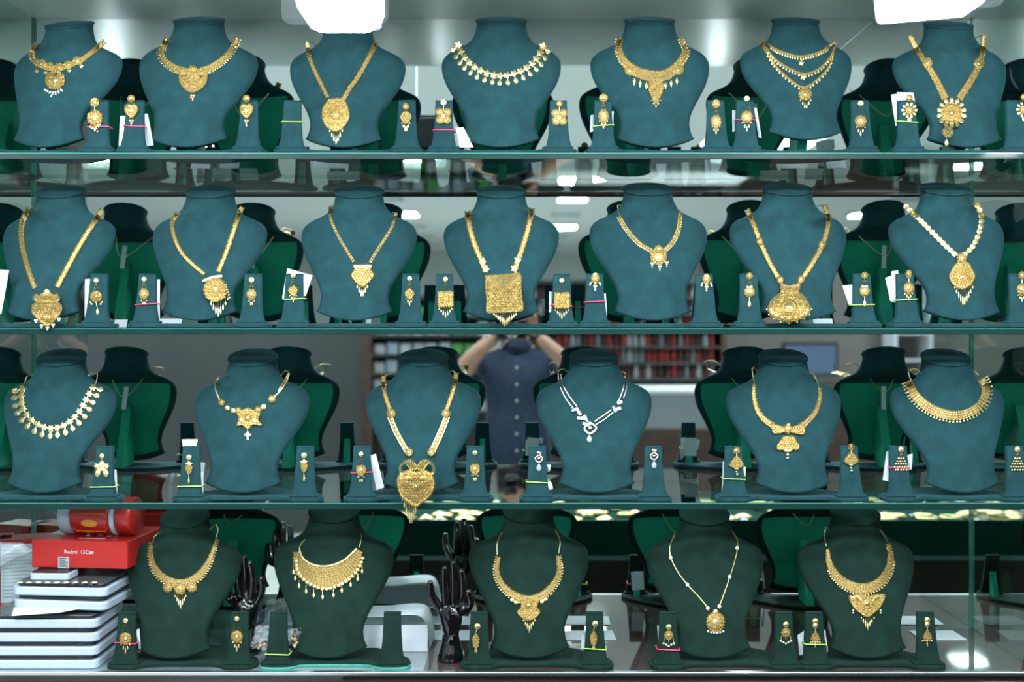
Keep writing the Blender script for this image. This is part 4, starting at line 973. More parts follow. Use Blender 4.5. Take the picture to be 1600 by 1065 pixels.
def E_jhumka(r, x, y): r.dome(x,y+7,4.4,5,2.4); r.cord([(x,y+11),(x,y+17)],.9); r.plate([(x-2,y+17),(x+2,y+17),(x+6,y+24),(x+7,y+30),(x,y+31),(x-7,y+30),(x-6,y+24)],2.6,2.6,1.2); [r.ball(x-7+j*3.5,y+33,1.7) for j in range(5)]; r.drop(x,y+33,1.6,9)
_extra = {E_pearl: [('pearl_cluster', lambda r,x,y: [r.ball(x+a,y+b_,1.7) for a,b_ in ((-7,12),(-8,15),(7,12),(8,15),(-1.6,17),(1.6,17),(0,20),(0,23))], 'pearl')],
          E_white: [('drop', lambda r,x,y: r.drop(x,y+16,4.4,13,0,2.4), 'stone')],
          E_beads: [('bead', lambda r,x,y: [r.ball(x+a,y+b_,1.9) for a,b_ in ((-8,26),(-4,28),(0,30),(4,28),(8,26))], 'pearl')],
          E_round: [('bead_cluster', lambda r,x,y: [r.ball(x+a,y+b_,1.8) for a,b_ in ((-6,38),(-3,41),(3,41),(6,38),(0,43),(4,45))], 'rose')]}
def earring(key, side, px, py, fn, desc, stud=4, m='gold'):
    u = U[key]; c = caster(u.sbvh[side], 2.118); loc = c(px, py+20)
    t = empty('earring', loc, '%s, on %s stand of %s' % (desc, side, u.where), 'earring', 'earrings on the %s' % ROWN[u.row])
    r = Relief(c); e_base(r, px, py, stud); r.build('stud', M[m], t)
    r = Relief(c); fn(r, px, py); r.build('pendant', M[m], t)
    for nm, f2, m2 in _extra.get(fn, []):
        r = Relief(c); f2(r, px, py); o = r.build(nm, M[m2], t); o['label'] = 'pale '+nm.replace('_',' ') if m2 != 'rose' else 'reddish bead cluster'
ER = [
 ((1,1),'right',148,160,E_round,'gold double-disc earring',7),
 ((1,2),'left',205,154,E_heart,'gold heart earring',5.5),((1,2),'right',385,154,E_heart,'gold heart earring',5.5),
 ((1,3),'right',634,166,E_leaf,'gold leaf earring with fringe',5),
 ((1,4),'left',693,160,E_fly,'gold four-lobed flower earring',4.5),((1,4),'right',874,162,E_fly,'gold four-lobed flower earring',5),
 ((1,5),'left',943,153,E_oval,'gold oval fringed earring',6.5),((1,5),'right',1119,162,E_oval,'gold oval fringed earring',6.5),
 ((1,6),'left',1167,154,E_disc,'gold disc earring on two chains',4.5),((1,6),'right',1345,161,E_disc,'gold disc earring on two chains',4.5),
 ((1,7),'left',1421,153,E_star,'gold starburst earring',5),((1,7),'right',1600,152,E_star,'gold starburst earring',5),
 ((2,1),'right',150,438,E_idol,'gold disc earring with long drop',4),
 ((2,2),'left',225,436,E_ring,'gold ringed disc earring',4),((2,2),'right',393,437,E_ring,'gold ringed disc earring',4.5),
 ((2,3),'left',458,430,E_kite,'gold kite-shaped earring',4),((2,3),'right',640,435,E_kite,'gold kite-shaped earring',4),
 ((2,4),'left',696,436,E_square,'gold square plaque earring',4),((2,4),'right',878,438,E_square,'gold square plaque earring',4),
 ((2,5),'left',930,430,E_pearl,'small gold earring with pearls',4),((2,5),'right',1104,431,E_pearl,'small gold earring with pearls',4),
 ((2,6),'left',1171,431,E_link,'gold disc and teardrop earring',5),((2,6),'right',1351,430,E_link,'gold disc and teardrop earring',5),
 ((2,7),'left',1420,428,E_bell2,'gold two-part fringed earring',5),((2,7),'right',1597,430,E_bell2,'gold two-part fringed earring',5),
 ((3,1),'right',159,712,E_twin,'gold flower earring with twin teardrops',4),
 ((3,2),'left',295,714,E_tear,'gold inverted teardrop earring',4.5),((3,2),'right',475,711,E_tear,'gold inverted teardrop earring',4.5),
 ((3,3),'left',564,709,E_hrt2,'gold heart earring on two chains',4),((3,3),'right',742,707,E_hrt2,'gold heart earring on two chains',4),
 ((3,4),'left',842,707,E_white,'white stone diamond earring',2.5),((3,4),'right',1022,703,E_white,'white stone diamond earring',2.5),
 ((3,5),'left',1151,704,E_fan,'gold fan-shaped earring',5),((3,5),'right',1330,698,E_fan,'gold fan-shaped earring',5),
 ((3,6),'left',1408,702,E_tier,'gold tiered bead earring',4.5),((3,6),'right',1590,702,E_tier,'gold tiered bead earring',4.5),
 ((4,1),'left',196,969,E_disc,'gold fringed disc earring',4),((4,1),'right',370,966,E_disc,'gold fringed disc earring',4),
 ((4,3),'left',746,978,E_long,'long gold leaf earring',4.8),((4,3),'right',930,974,E_long,'long gold leaf earring',4.8),
 ((4,4),'left',1045,979,E_beads,'gold bead-hung disc earring',4.5),((4,4),'right',1228,975,E_beads,'gold bead-hung disc earring',4.5),
 ((4,5),'left',1274,970,E_jhumka,'gold bell-shaped earring',4.5),((4,5),'right',1449,968,E_jhumka,'gold bell-shaped earring',4.5),
]
for k, s_, x, y, fn, d, st in ER: earring(k, s_, x, y, fn, d, st, 'silver' if fn is E_white else 'gold')
# ------------------------------------------------------------------ rubber bands and price tags on the stands
def stand_w(z):
    for (z0,w0),(z1,w1) in zip(ST, ST[1:]):
        if z <= z1: return w0+(w1-w0)*(z-z0)/(z1-z0)
    return ST[-1][1]
def band_(key, side, py, col, extra=0):
    u = U[key]; x = u.loc.x+u.stands[side]; z = (CY-py)/F*2.118+CAMZ; zl = max(.012, min(.09, z-u.loc.z)); w_ = stand_w(zl)+.0012+extra
    yf = u.loc.y+.012+.014*(zl-.0078)/.087-.0018; yb_ = yf+.0145+(.014 if zl < .055 else 0)
    tl = random.uniform(-.0012,.0012); c = Vector((x, (yf+yb_)/2, u.loc.z+zl))
    b = MB(); b.tube([Vector(p)-c for p in ((x-w_,yf,c.z-tl),(x+w_,yf,c.z+tl),(x+w_+.0008,yb_-.004,c.z+tl),(x+.008,yb_,c.z),(x-.008,yb_,c.z),(x-w_-.0008,yb_-.004,c.z-tl))], .0011, 6, closed=True)
    o = b.build('rubber_band', M[col], smooth=True); o.location = c
    tag(o, '%s rubber band around %s earring stand of %s' % ('pink' if col == 'pink' else 'yellow-green', side, u.where), 'rubber band')
for a in (((1,1),'right',198,'pink'),((1,2),'left',197,'pink'),((1,3),'left',190,'lime'),((1,4),'left',203,'pink'),((1,5),'left',196,'lime'),((1,6),'left',187,'pink'),((1,7),'left',190,'lime'),
          ((2,2),'left',475,'pink'),((2,3),'left',467,'lime'),((2,4),'right',477,'pink'),((2,5),'left',471,'pink'),((2,6),'right',476,'lime'),((2,7),'left',468,'lime'),
          ((3,1),'right',760,'lime'),((3,2),'left',759,'lime'),((3,3),'left',738,'pink'),((3,4),'left',753,'lime'),((3,5),'left',748,'lime'),((3,6),'left',731,'pink'),
          ((4,1),'left',1004,'pink'),((4,2),'left',1021,'lime'),((4,3),'right',1013,'lime'),((4,4),'left',1014,'pink'),((4,5),'left',1006,'lime')): band_(*a)
def ptag(key, side, quad, pos, d=None, thick=.0006, depth=.034):
    """white paper tag behind a stand; quad in photo pixels"""
    u = U[key]; y = u.loc.y+depth; cs = [W(px, py, y) for px, py in quad]; cs = [c+Vector((0, .004*(i % 2), 0)) for i, c in enumerate(cs)]
    c0 = sum(cs, Vector())/4; b = MB(); nrm = Vector((0, -thick, 0))
    vs = [c-c0 for c in cs]+[c-c0+nrm for c in cs]
    b.add(vs, [(0,1,2,3),(7,6,5,4)]+[(i,(i+1)%4,4+(i+1)%4,4+i) for i in range(4)])
    o = b.build('price_tag', M['white']); o.location = c0
    tag(o, 'white paper tag, %s %s earring stand of %s' % (pos, side, u.where), 'tag', 'paper tags behind the stands')
for a in (((1,2),'left',[(188,181),(196,180),(200,228),(184,230)],'left edge of'),((1,2),'left',[(222,178),(230,177),(240,227),(228,228)],'right edge of'),
          ((1,4),'left',[(712,200),(724,198),(740,230),(718,230)],'right of'),((1,5),'left',[(923,180),(930,178),(928,205),(922,206)],'left edge of'),((1,5),'left',[(952,174),(959,173),(958,196),(956,200)],'right edge of'),
          ((1,6),'left',[(1144,172),(1150,172),(1148,205),(1145,206)],'left edge of'),((1,6),'left',[(1178,168),(1183,168),(1190,216),(1186,214)],'right edge of'),
          ((1,7),'left',[(1392,148),(1402,146),(1410,196),(1400,196)],'far left of'),((1,7),'left',[(1401,144),(1428,144),(1430,160),(1406,190)],'top of'),
          ((2,1),'right',[(133,436),(142,435),(140,500),(131,500)],'left edge of'),((2,2),'left',[(239,437),(249,436),(250,502),(242,502)],'right edge of'),
          ((2,3),'left',[(449,419),(488,430),(478,462),(440,466)],'crumpled behind'),((2,4),'right',[(858,455),(864,455),(864,486),(858,488)],'left edge of'),
          ((2,5),'left',[(943,458),(947,458),(949,494),(944,492)],'right edge of'),((2,6),'right',[(1316,446),(1334,444),(1340,472),(1327,476)],'left edge of'),
          ((2,7),'left',[(1383,434),(1394,430),(1402,474),(1392,470)],'outer left of'),((2,7),'left',[(1392,424),(1404,422),(1408,468),(1398,470)],'inner left of'),
          ((3,1),'right',[(175,732),(181,734),(184,772),(178,770)],'right edge of'),((3,2),'left',[(284,686),(308,686),(306,708),(286,708)],'top of'),((3,2),'left',[(308,736),(317,737),(318,774),(312,774)],'right edge of'),
          ((3,3),'left',[(578,711),(587,709),(600,761),(588,766)],'right of'),((3,4),'left',[(827,730),(832,729),(830,748),(826,750)],'left edge of'),((3,4),'left',[(854,725),(861,726),(859,736),(856,738)],'right edge of'),
          ((3,5),'left',[(1130,726),(1138,724),(1135,764),(1128,768)],'left edge of'),((3,5),'left',[(1159,730),(1166,729),(1165,744),(1160,746)],'right edge of'),
          ((3,6),'left',[(1385,705),(1392,706),(1390,752),(1380,750)],'left edge of'),((3,6),'left',[(1418,710),(1427,709),(1424,733),(1418,735)],'right edge of'),
          ((4,1),'left',[(212,984),(217,982),(220,1012),(217,1020)],'right edge of'),((4,3),'right',[(909,990),(916,988),(915,1012),(908,1014)],'left edge of'),
          ((4,5),'left',[(1246,992),(1257,986),(1254,1022),(1250,1024)],'left edge of'),((4,5),'left',[(1286,986),(1290,984),(1294,1018),(1292,1020)],'right edge of')): ptag(*a)
# tags hanging on the backs of busts and stands (seen in the mirror)
def backtag(key, dx, dz, wd, ht, dy=.085):
    u = U[key] if key in U else None; c = u.loc+Vector((dx, dy, dz))
    b = MB(); b.box(-wd/2, wd/2, -.0004, .0004, -ht/2, ht/2, M=Matrix.Rotation(random.uniform(-.15,.15),4,'Y'))
    o = b.build('price_tag', M['white']); o.location = c
    tag(o, 'white paper tag hanging at the back of %s, seen in the mirror' % u.where, 'tag', 'paper tags seen in the mirror')
for k in ((1,1),(1,2),(1,6),(2,1),(2,2),(2,6),(2,7),(3,1),(3,5),(3,6)): backtag(k, 0, .155, .010, .050, .100)
for k, s_ in (((3,2),'left'),((3,4),'left'),((3,5),'left'),((4,4),'left')): backtag(k, U[k].stands[s_], .045, .027, .040, .062)
# ------------------------------------------------------------------ people and hands
def skin_body(name, joints, edges, m, parent, root=0, sub=2):
    me = bpy.data.meshes.new(name); me.from_pydata([j[0] for j in joints], edges, [])
    o = link(name, me, parent); me.materials.append(m)
    md = o.modifiers.new('skin', 'SKIN'); md.use_smooth_shade = True; md.branch_smoothing = .3
    for i, j in enumerate(joints):
        v = me.skin_vertices[0].data[i]; r = j[1]; v.radius = r if isinstance(r, tuple) else (r, r); v.use_root = (i == root)
    s = o.modifiers.new('sub', 'SUBSURF'); s.levels = sub; s.render_levels = sub
    return o
def bake(o):
    """apply modifiers without operators"""
    dg = bpy.context.evaluated_depsgraph_get(); me = bpy.data.meshes.new_from_object(o.evaluated_get(dg)); o.modifiers.clear(); o.data = me; return o
def hand_display(loc, rz, tips, label, scale=1.0, flip=1, base=True):
    """glossy mannequin hand: flared wrist foot, palm and five separate bent fingers"""
    t = empty('hand_display', loc, label, 'hand display', 'black mannequin hands in the bottom row', rz); t.scale = (scale,)*3
    f = flip; J = [((0,0,.014),.018),((0,0,.035),(.018,.015)),((0,0,.054),(.0185,.0145)),((f*.002,0,.072),(.029,.018)),((f*.001,0,.096),(.036,.016)),((0,0,.116),(.034,.012))]
    E = [(i,i+1) for i in range(5)]
    for bx, bz, pts in tips:
        J.append(((f*bx*.8, 0, .104), .0105)); E.append((4, len(J)-1)) ; k = len(J)-1
        J.append(((f*bx, 0, bz), .0098)); E.append((k, k+1)); k += 1
        for q, (x, y, z) in enumerate(pts):
            J.append(((f*x, y, z), (.0088,.0080,.0066,.0046)[q])); E.append((k, k+1)); k += 1
    th = [(-.034,-.012,.106,.0120),(-.037,-.024,.122,.0105),(-.032,-.032,.138,.0085),(-.028,-.035,.146,.0058)]
    prev = 4
    for x, y, z, r in th: J.append(((f*x,y,z),r)); E.append((prev, len(J)-1)); prev = len(J)-1
    h = bake(skin_body('hand', J, E, M['black'], t, root=3))
    b = MB(); b.lathe([(.0255,0),(.0265,.004),(.0262,.010),(.0235,.021),(.0190,.034),(.0165,.048),(.012,.060)], n=24, M=Matrix.Diagonal((1,.85,1,1)))
    b.build('foot', M['black'], t, smooth=True)
    return t
TIPS = [(-.025,.126,[(-.0245,-.003,.145),(-.023,-.008,.162),(-.020,-.013,.175),(-.018,-.015,.180)]),
        (-.008,.132,[(-.0075,0,.156),(-.006,-.004,.177),(-.004,-.008,.192),(-.003,-.010,.197)]),
        (.010,.128,[(.0115,0,.150),(.0125,-.005,.168),(.0125,-.010,.182),(.0125,-.012,.187)]),
        (.027,.112,[(.035,-.002,.124),(.040,-.005,.139),(.0405,-.009,.154),(.040,-.011,.160)])]
hand_display(W(704, 1024, 2.165)+Vector((0,0,0)), 0.15, TIPS, 'glossy black mannequin hand standing upright between second and third bottom-row busts', .93, -1)
bpy.data.objects['hand_display'].location.z = CAMZ+Z4
t2 = hand_display((W(388, 1000, 2.215)), -.5, TIPS, 'glossy black mannequin hand half hidden behind the first bottom-row bust', .93, 1)
t2.location.z = CAMZ+Z4
# photographer whose reflection shows in the mirror
ph = empty('person', (0.02,-.36,0), 'person in a navy shirt raising both arms to a camera, reflected in the mirror', 'person')
o_ = Vector((0.02,-.36,0))
Jb = [((0,0,.95),(.155,.11)),((0,0,1.12),(.145,.10)),((0,.0,1.28),(.165,.105)),((0,-.01,1.365),(.13,.085)),((0,0,1.42),(.062,.06)),((0,.01,1.47),(.052,.055)),
      ((-.165,0,1.365),.062),((.165,0,1.365),.062),((-.21,.10,1.345),.050),((.215,.10,1.34),.050),((-.205,.20,1.36),.040),((.215,.20,1.355),.040),
      ((-.15,.24,1.42),.033),((.155,.24,1.41),.033),((-.085,.255,1.475),.025),((.085,.255,1.475),.025),
      ((-.09,0,.88),.095),((.09,0,.88),.095),((-.10,.01,.50),.062),((.10,.01,.50),.062),((-.10,-.02,.10),.042),((.10,-.02,.10),.042),((-.10,.10,.04),.038),((.10,.10,.04),.038)]
Eb = [(0,1),(1,2),(2,3),(3,4),(4,5),(3,6),(3,7),(6,8),(7,9),(8,10),(9,11),(10,12),(11,13),(12,14),(13,15),(0,16),(0,17),(16,18),(17,19),(18,20),(19,21),(20,22),(21,23)]
bd = bake(skin_body('body', Jb, Eb, M['skin'], ph, 0))
bd.data.materials.append(M['shirt']); bd.data.materials.append(M['trousers']); bd.data.materials.append(M['hair'])
for p in bd.data.polygons:
    c = p.center; mi_ = 0
    if c.z < .93: mi_ = 2
    elif c.z < 1.415 and (c.y < .13): mi_ = 1
    if c.z < .085: mi_ = 3
    p.material_index = mi_
# collar
b = MB(); b.lathe([(.060,1.405),(.066,1.43),(.064,1.45),(.056,1.45)], c=(0,.002,0), n=18); b.build('collar', M['shirt'], ph, smooth=True)
b = MB()
for k in range(6): b.lathe([(.001,-.003),(.005,-.002),(.005,.002),(.001,.003)], c=(0,.098+.004*(k % 2),1.34-.07*k), n=8, M=Matrix.Rotation(math.pi/2,4,'X'))
b.build('button', M['pearl'], ph)
def head(parent, c, up=True):
    b = MB(); n, m = 24, 18; vs = []
    for i in range(m+1):
        ph_ = math.pi*i/m
        for k in range(n):
            a = 2*math.pi*k/n; x = .074*math.sin(ph_)*math.cos(a); y = .093*math.sin(ph_)*math.sin(a); z = .112*math.cos(ph_)
            if z < -.02: q = 1-.34*((-.02-z)/.092)**1.2; x *= q; y = y*q+.010*((-.02-z)/.092)
            if y > 0 and abs(z) < .05: y *= .97
            # nose, brow and eye sockets
            y += .020*math.exp(-((x/.010)**2+((z+.012)/.020)**2)) if y > .05 else 0
            y -= .006*(math.exp(-(((x-.03)/.013)**2+((z-.012)/.012)**2))+math.exp(-(((x+.03)/.013)**2+((z-.012)/.012)**2))) if y > .04 else 0
            vs.append((x, y, z))
    fs = []
    for i in range(m):
        for k in range(n):
            l = (k+1) % n; fs.append((i*n+k, (i+1)*n+k, (i+1)*n+l, i*n+l))
    b.add([Vector(v)+c for v in vs], fs); h = b.build('head', M['skin'], parent, smooth=True)
    b = MB()
    for s_ in (-1, 1): b.lathe([(.001,-.009),(.008,-.005),(.0095,0),(.008,.005),(.001,.009)], c=c+Vector((s_*.029,.076,.012)), n=10)
    b.build('eye', M['pearl'], h)
    b = MB(); b.tube([c+Vector((x,.086-abs(x)*.35,-.050-.1*abs(x))) for x in (-.024,-.012,0,.012,.024)], .0045, 6); b.build('mouth', M['rose'], h)
    b = MB()
    for s_ in (-1, 1): b.tube([c+Vector((s_*.075,-.005+.016*math.sin(a),.028*math.cos(a)-.005)) for a in [k*.6 for k in range(10)]], .006, 6)
    b.build('ear', M['skin'], h)
    b = MB(); vs = []
    for i in range(11):
        ph_ = 1.75*i/10
        for k in range(n):
            a = 2*math.pi*k/n; front = max(0, math.sin(a)); p_ = ph_*(1-.42*front)
            vs.append(c+Vector((.081*math.sin(p_)*math.cos(a), -.006+.099*math.sin(p_)*math.sin(a), .006+.120*math.cos(p_))))
    fs = []
    for i in range(10):
        for k in range(n):
            l = (k+1) % n; fs.append((i*n+k, (i+1)*n+k, (i+1)*n+l, i*n+l))
    b.add(vs, fs); b.build('hair', M['hair'], h, smooth=True)
head(ph, Vector((0,.035,1.575)))
for s_ in (-1, 1):
    J = [((s_*.085,.255,1.475),.024),((s_*.070,.262,1.500),(.026,.017)),((s_*.062,.268,1.520),(.028,.015))]; E = [(0,1),(1,2)]
    for q, (dx, L) in enumerate(((.020,.052),(.008,.062),(-.005,.060),(-.017,.050))):
        k = len(J); bx = s_*(.060+dx*.9)
        J += [((bx,.272,1.532),.0085),((bx-s_*.004,.288,1.545+L*.25),.008),((bx-s_*.014,.300,1.545+L*.35),.007),((bx-s_*.026,.303,1.545+L*.3),.0055)]
        E += [(2,k),(k,k+1),(k+1,k+2),(k+2,k+3)]
    k = len(J); J += [((s_*.050,.275,1.497),.0105),((s_*.036,.290,1.500),.009),((s_*.024,.300,1.505),.0065)]; E += [(1,k),(k,k+1),(k+1,k+2)]
    bake(skin_body('hand', J, E, M['skin'], ph, 1))
b = MB(); b.tube([Vector((-.105+.035*math.cos(a),.250+.012*math.sin(a),1.455+.030*math.sin(a))) for a in [k*math.pi/6 for k in range(12)]], .006, 6, closed=True); b.build('wristwatch', M['metal'], ph, smooth=True)
pc = empty('camera_body', (0,-.075,CAMZ), 'black camera held up by the reflected photographer', 'camera')
b = MB(); b.box(-.062,.062,-.035,.012,-.045,.040, bev=.008); b.build('housing', M['black'], pc)
b = MB(); b.box(-.022,.022,-.030,.010,.038,.062, bev=.006); b.build('viewfinder_hump', M['black'], pc)
b = MB(); b.lathe([(.034,0),(.034,.035),(.036,.038),(.036,.052),(.032,.052),(.028,.046)], c=(0,.010,0), n=28, M=Matrix.Rotation(-math.pi/2,4,'X')); b.build('lens', M['black'], pc, smooth=True)
# ------------------------------------------------------------------ left end of the bottom row: trays, phone box, film
ZB = CAMZ+Z4
def tray(cx_px, py_bot, wd, dp, rz, label, y_front, gold=False, thick=.0150, roll=0):
    """white jewellery tray with black cushion and clear lid; placed by its front-right bottom corner"""
    c = W(cx_px, py_bot, y_front)
    t = empty('jewellery_tray', c, label, 'tray', 'white jewellery trays stacked at bottom left', rz); t.rotation_euler = (0, roll, rz)
    b = MB(); b.prism(rr(-wd, 0, 0, dp, .014, 5), 0, thick, bev=.002); b.build('tray_body', M['wplastic'], t)
    b = MB(); b.prism(rr(-wd+.006, -.006, .006, dp-.006, .012, 5), thick, thick+.0072, bev=.002); b.build('cushion', M['blackcloth'], t)
    b = MB(); b.prism(rr(-wd+.003, -.003, .003, dp-.003, .012, 5), thick+.0075, thick+.0083); b.build('clear_lid', M['clear'], t)
    b = MB(); cl = [(-wd+.02,.002),(-.03,.002),(-.012,.012)]
    for x, y in cl: b.tube([(x-.003,y,thick-.002),(x-.003,y,thick+.008),(x+.003,y,thick+.008),(x+.003,y,thick-.002)], .0007, 5)
    b.build('clip', M['clear'], t)
    return t
# four aligned lower trays, two skewed upper ones
HT = .0240
for k in range(4):
    t = tray(170, 0, .205, .15, .62, ['jewellery tray at the very bottom of the white stack, bottom left','white jewellery tray second from the bottom of the stack','white jewellery tray third from the bottom of the stack','white jewellery tray fourth from bottom, under a loose paper card'][k], 2.108)
    t.location = W(152, 0, 2.108); t.location.z = ZB+.0005+k*HT; t.rotation_euler = (0,0,.0)
for lab, px, k, rz, rl in (('white jewellery tray second from top of the stack, skewed to the right', 166, 4, -.06, .020),('topmost white jewellery tray holding gold, under the red phone box', 166, 5, -.05, .012)):
    t = tray(px, 0, .172, .14, rz, lab, 2.112); t.location = W(px, 0, 2.112); t.location.z = ZB+.0035+k*(HT+.0006); t.rotation_euler = (0,rl,rz)
    top = t
for k in range(9):
    b = MB(); b.lathe([(.004,0),(.0045,.0015),(.002,.003),(.0005,.0032)], n=8); o = b.build('gold_ornament', M['gold'], smooth=True)
    o.location = top.location+Vector((-.155+.0165*k, .0045, .0225+.0016)); o.scale = (1.5,.7,1)
    tag(o, 'small gold ornament at the front edge of the topmost white tray', 'ornament', 'gold ornaments in the topmost tray')
ztop = top.location.z+.0245
# loose card
cc = [W(18,962,2.098), W(92,957,2.10), W(135,949,2.12), W(22,949,2.12)]; c0 = sum(cc, Vector())/4
b = MB(); b.add([c-c0 for c in cc]+[c-c0+Vector((0,0,.0006)) for c in cc], [(3,2,1,0),(4,5,6,7)]+[(i,(i+1)%4,4+(i+1)%4,4+i) for i in range(4)])
o = b.build('paper_card', M['white']); o.location = c0; tag(o, 'loose white paper card sticking out between the upper white trays', 'card')
# phone-size white case on the top tray
t = empty('white_case', W(76, 0, 2.135), 'small white case with dark top lying on the topmost tray before the red box', 'case', rz=-.04); t.location.z = ztop
b = MB(); b.prism(rr(-.036,.036,0,.05,.008,4), 0, .013, bev=.002); b.build('case_body', M['wplastic'], t)
b = MB(); b.prism(rr(-.034,.034,.002,.048,.007,4), .0131, .0145); b.build('dark_top', M['blackcloth'], t)
# red phone box
bx = empty('phone_box', W(124, 0, 2.165), 'red cardboard phone box with white lettering lying on the white tray stack', 'box', rz=-.10); bx.location.z = ztop+.0162
b = MB(); b.box(-.0905,.0905,0,.165,0,.050, bev=.0012); b.build('box_body', M['red'], bx)
def text(s, size, name, m, parent, loc, rot, ext=.00015, align='LEFT'):
    cu = bpy.data.curves.new(name, 'FONT'); cu.body = s; cu.size = size; cu.extrude = ext; cu.align_x = align; cu.resolution_u = 3
    o = bpy.data.objects.new(name, cu); COL.objects.link(o); dg = bpy.context.evaluated_depsgraph_get()
    me = bpy.data.meshes.new_from_object(o.evaluated_get(dg)); bpy.data.objects.remove(o); me.materials.clear(); me.materials.append(m)
    for p in me.polygons: p.material_index = 0
    o = link(name, me, parent); o.location = loc; o.rotation_euler = rot; return o
text('Redmi', .0098, 'lettering', M['print'], bx, (-.029,-.0002,.026), (math.pi/2,0,0))
text('13C', .0098, 'lettering', M['print'], bx, (.0015,-.0002,.026), (math.pi/2,0,0))
b = MB(); b.prism(rr(0,.0088,0,.0055,.001,2), 0, .0003, M=Matrix.Translation((.0182,-.0001,.026)) @ Matrix.Rotation(math.pi/2,4,'X')); b.build('badge', M['grey'], bx)
text('5G', .0046, 'lettering', M['print'], bx, (.0194,-.0006,.0271), (math.pi/2,0,0))
text('13', .074, 'lettering', M['print'], bx, (.038,.006,.0502), (0,0,math.pi/2))
b = MB(); b.box(-.040,-.019,-.0007,-.0002,-.0005,.0205); sk = b.build('sticker', M['grey'], bx); sk['label'] = 'grey printed sticker on the front'
b = MB()
for k in range(5): b.box(-.037,-.037+(.015,.012,.0155,.010,.013)[k],-.0012,-.0008,.003+.0034*k,.0044+.0034*k)
b.build('sticker_print', M['blackcloth'], sk)
b = MB(); b.box(-.088,-.055,.06,.13,.0501,.0505); b.build('sticker', M['white'], bx)
# red and white canister on the box
t = empty('canister', W(158, 0, 2.23), 'red and white round canister with flame print lying on the phone box', 'canister', rz=-.14); t.location.z = bx.location.z+.0502
rad = .036; Mc = Matrix.Translation((0,0,rad)) @ Matrix.Rotation(math.pi/2,4,'Y')
def cyl(name, z0, z1, m, r=rad, e=.0):
    b = MB(); b.lathe([(r-.003,z0),(r,z0+.003),(r,z1-.003),(r-.003,z1)], n=36, M=Mc); return b.build(name, m, t, smooth=True)
cyl('body', -.045, .030, M['red']); cyl('white_cap', -.070, -.0455, M['wplastic']); cyl('white_ring', .0305, .040, M['wplastic'], rad+.001); cyl('red_end', .0405, .072, M['red'], rad-.001)
def onrad(x, th, e=.0004): return Vector((x, -(rad+e)*math.sin(th), rad+(rad+e)*math.cos(th)))
b = MB(); ring_ = [(-.006+.016*math.cos(a), 1.86+.20*math.sin(a)) for a in [k*2*math.pi/24 for k in range(24)]]
vs = [onrad(x, th) for x, th in ring_]+[onrad(-.006, 1.86, .0008)]
b.add(vs, [(k, (k+1) % 24, 24) for k in range(24)]); b.build('flame_print', M['orange'], t)
b = MB(); b.tube([onrad(x, th, .0002) for x, th in ((-.040,1.5),(-.036,1.35),(.022,1.35),(.026,1.5),(.026,2.2),(.020,2.38),(-.034,2.38),(-.040,2.2))], .0005, 5, closed=True); b.build('outline_print', M['orange'], t)
# red-white cartons further left, behind the bag
for x, z, lab in ((-20,-.398,'red and white printed carton at far left, nearer one'),(38,-.392,'red and white printed carton at far left beside the phone box')):
    c = W(x, 0, 2.30); t = empty('carton', (c.x, c.y, ZB+.0005), lab, 'carton', rz=.35)
    b = MB(); b.box(-.045,.045,-.02,.05,0,.198, bev=.001); b.build('carton_body', M['red'], t)
    b = MB(); b.box(-.040,.026,-.0206,-.0201,.08,.190); pp = b.build('printed_panel', M['white'], t)
    b = MB()
    for k in range(14): b.box(-.037,.023-.01*(k % 3),-.0211,-.0208,.09+.0068*k,.0915+.0068*k)
    b.build('print', M['grey'], pp)
# crumpled films, pouch, paper
def crumple(name, quad, d, label, cat, m, amp=.01, nx=14, ny=12, bulge=.02, seed=1, thick=0):
    rnd = random.Random(seed); cs = [W(px, py, d) for px, py in quad]; c0 = sum(cs, Vector())/4; c0.z = min(c.z for c in cs); vs = []
    G = [[rnd.uniform(-1,1) for _ in range(nx+1)] for _ in range(ny+1)]
    for j in range(ny+1):
        v = j/ny
        for i in range(nx+1):
            u_ = i/nx; p = (cs[0]*(1-u_)+cs[1]*u_)*(1-v)+(cs[3]*(1-u_)+cs[2]*u_)*v
            e = 4*u_*(1-u_)*4*v*(1-v)
            p = p+Vector((G[j][i]*amp*.25, G[j][i]*amp-bulge*e**.5, G[(j*7) % (ny+1)][i]*amp*.2)); vs.append(p-c0)
    fs = [(j*(nx+1)+i, j*(nx+1)+i+1, (j+1)*(nx+1)+i+1, (j+1)*(nx+1)+i) for j in range(ny) for i in range(nx)]
    b = MB(); b.add(vs, fs); back = [v+Vector((0,.003+bulge*.5,0)) for v in vs]; b.add(back, [f[::-1] for f in fs])
    o = b.build(name, m); o.location = c0; tag(o, label, cat); return o
crumple('plastic_bag', [(-60,845),(30,850),(46,862),(-40,920)], 2.12, 'crumpled clear plastic bag leaning at the far left above the trays', 'bag', M['film'], .003, nx=7, ny=6, bulge=.02)
crumple('plastic_bag', [(400,975),(448,980),(446,1026),(392,1012)], 2.135, 'clear plastic pouch of gold bits tied beside the second bottom-row bust', 'bag', M['film'], .005, bulge=.008, seed=4)
crumple('plastic_bag', [(446,985),(472,978),(476,1008),(456,1022)], 2.145, 'clear plastic pouch of gold bits right of the empty left earring stand', 'bag', M['film'], .004, bulge=.006, seed=6)
crumple('plastic_bag', [(416,938),(448,936),(462,984),(410,986)], 2.30, 'crumpled clear plastic bag lying behind the second bottom-row bust', 'bag', M['film'], .006, bulge=.012, seed=5)
rnd = random.Random(3)
